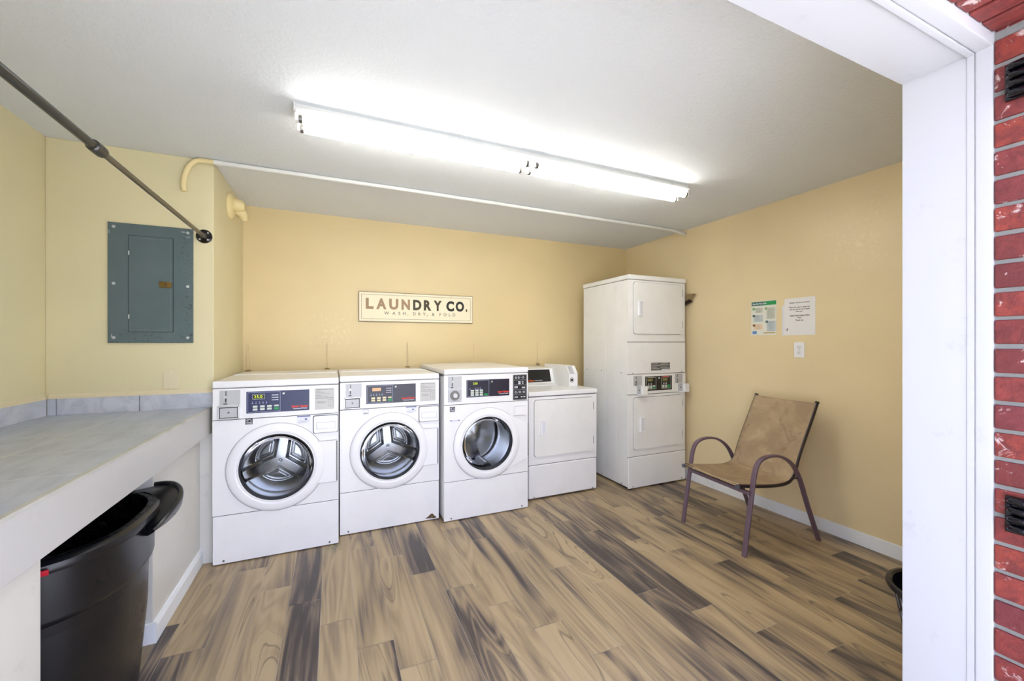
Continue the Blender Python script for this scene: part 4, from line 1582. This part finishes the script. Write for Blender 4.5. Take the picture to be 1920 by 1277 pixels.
def sq_ring(bm, a, b_, z, n=2.6, seg=72, rot=0.0):
    out = []
    for i in range(seg):
        t = 2 * PI * i / seg
        ca, sa = math.cos(t), math.sin(t)
        x = a * math.copysign(abs(ca) ** (2 / n), ca)
        y_ = b_ * math.copysign(abs(sa) ** (2 / n), sa)
        out.append(bm.verts.new((x * math.cos(rot) - y_ * math.sin(rot), x * math.sin(rot) + y_ * math.cos(rot), z)))
    return out


def loft(bm, rings, cap0=False, cap1=False):
    for A, C in zip(rings, rings[1:]):
        n = len(A)
        for i in range(n):
            j = (i + 1) % n
            bm.faces.new((A[i], A[j], C[j], C[i]))
    if cap0:
        bm.faces.new(rings[0][::-1])
    if cap1:
        bm.faces.new(rings[-1])


BA, BB = .300, .335
b = B()
spec = [(-.055, .010), (-.045, .0), (-.020, .30), (-.016, .485), (-.002, .500), (.0, .51), (.0, .680)]
rings = [sq_ring(b.bm, BA + d_, BB + d_, z) for d_, z in spec]
rings += [sq_ring(b.bm, BA - .012, BB - .012, .680), sq_ring(b.bm, BA - .012, BB - .012, .50), sq_ring(b.bm, BA - .06, BB - .06, .03)]
loft(b.bm, rings, True, True)
b.obj('body', 'bin', bn)
b = B()
spec = [(.004, .655), (.016, .657), (.020, .668), (.016, .683), (.004, .692), (-.010, .692), (-.018, .684), (-.016, .66)]
rings = [sq_ring(b.bm, BA + d_, BB + d_, z) for d_, z in spec]
loft(b.bm, rings + [rings[0]])
b.obj('rim', 'bin', bn)
b = B()
rings = []
for k_, (d_, z) in enumerate(((-.001, .6935), (-.012, .696), (-.020, .693), (-.026, .675), (-.032, .60), (-.05, .40), (-.07, .20))):
    rg = sq_ring(b.bm, BA + d_, BB + d_, z)
    for i, v_ in enumerate(rg):
        v_.co.z += (.0008 if k_ < 3 else .004) * (math.sin(i * 1.9 + k_) + math.sin(i * 4.3))
        v_.co.x += (.0004 if k_ < 3 else .004) * math.sin(i * 2.7 + k_ * 2)
    rings.append(rg)
loft(b.bm, rings)
b.obj('liner', 'liner', bn)
# handles: a lip bent outward at two opposite corners
for a0 in (math.radians(48), math.radians(228)):
    pts, = [[]]
    inn = []
    for i in range(25):
        u = -1 + 2 * i / 24.0
        a = a0 - .17 + u * .64
        n_ = 2.6
        ca, sa = math.cos(a), math.sin(a)
        rr = 1.0 / ((abs(ca) / BA) ** n_ + (abs(sa) / BB) ** n_) ** (1 / n_)
        um = u - .28
        out_ = .014 + .080 * max(0.0, 1 - abs(um / (1.28 if um < 0 else .72)) ** 2.2)
        zz = .618 + .068 * max(0.0, 1 - abs(um / 1.28) ** 1.6)
        pts.append(((rr + out_) * ca, (rr + out_) * sa, zz))
        inn.append(((rr - .002) * ca, (rr - .002) * sa, zz + .004))
    hb_ = B().sweep(pts, .02, 14, sec=(.009, .028), side=(math.cos(a0), math.sin(a0), 0))
    for k_ in range(len(pts) - 1):
        for dz_ in (.014, .008):
            hb_.quad(inn[k_][:2] + (inn[k_][2] + dz_ - .006,), inn[k_ + 1][:2] + (inn[k_ + 1][2] + dz_ - .006,), pts[k_ + 1][:2] + (pts[k_ + 1][2] + dz_,), pts[k_][:2] + (pts[k_][2] + dz_,))
    hb_.obj('handle', 'bin', bn)
B().sweep([(BA * .66, -.335, .672), (BA * .52, -.346, .671), (BA * .3, -.355, .670)], .010, 10, sec=(.004, .008), side=(1, 0, 0)).obj('red_tag', 'red', bn)

# ================================================================== BASKET behind the jamb
bk = thing('waste_basket', 'low round dark plastic basket on the floor beside the white door jamb', 'basket', (2.508, .864, 0), 0)
b = B()
b.lathe([(0, .004), (.145, .004), (.150, .0), (.156, .010), (.196, .205), (.190, .205), (.150, .014), (0, .012)], (0, 0, 0), 'Z', 64)
b.obj('body', 'basket', bk)
b = B()
b.lathe([(.192, .198), (.212, .196), (.216, .206), (.212, .220), (.200, .222), (.190, .214)], (0, 0, 0), 'Z', 64, closed=True)
b.obj('rim', 'basket', bk)
b = B()  # upright pale stripes standing in for highlights on the basket side
for i in range(40):
    a = 2 * PI * i / 40
    for z0, z1 in ((.05, .10), (.115, .175)):
        r0, r1 = .1555 + .206 * (z0 - .010) + .0006, .1555 + .206 * (z1 - .010) + .0006
        ca, sa = math.cos(a), math.sin(a)
        tx_, ty_ = -sa * .004, ca * .004
        b.quad((r0 * ca - tx_, r0 * sa - ty_, z0), (r0 * ca + tx_, r0 * sa + ty_, z0), (r1 * ca + tx_, r1 * sa + ty_, z1), (r1 * ca - tx_, r1 * sa - ty_, z1))
b.obj('slots_highlights', 'basket_highlight', bk, smooth=False)

# ================================================================== GATE HINGES on the brick return
for zc_, lab in ((1.949, 'black bolted gate hinge on the brick near the top of the doorway'), (.928, 'black bolted gate hinge low on the brick beside the doorway')):
    h = thing('gate_hinge', lab, 'hinge', (JX - .003, .370, zc_), 0, 'black hinges on the brick return')
    b = B()
    b.box(-.009, 0, -.045, .042, -.042, .044, .002)
    b.obj('leaf', 'black_metal', h)
    for k_, zz_ in enumerate((-.030, -.008, .012, .034)):
        B().sweep([(-.004, .038, zz_), (-.013, .030, zz_ + .001), (-.016, .012, zz_), (-.010, -.004, zz_ - .001)], .008, 12, radii=[.005, .0085, .009, .006]).obj('knuckle', 'black_metal', h)
    for zz_ in (-.020, .023):
        B().lathe([(0, -.015), (.004, -.0145), (.006, -.009)], (0, .036, zz_), 'X', 10).obj('bolt', 'black_metal', h)
    b = B()
    b.cyl((-.016, -.030, -.046), (-.016, -.030, .048), .014, 18)
    b.obj('barrel', 'black_metal', h)
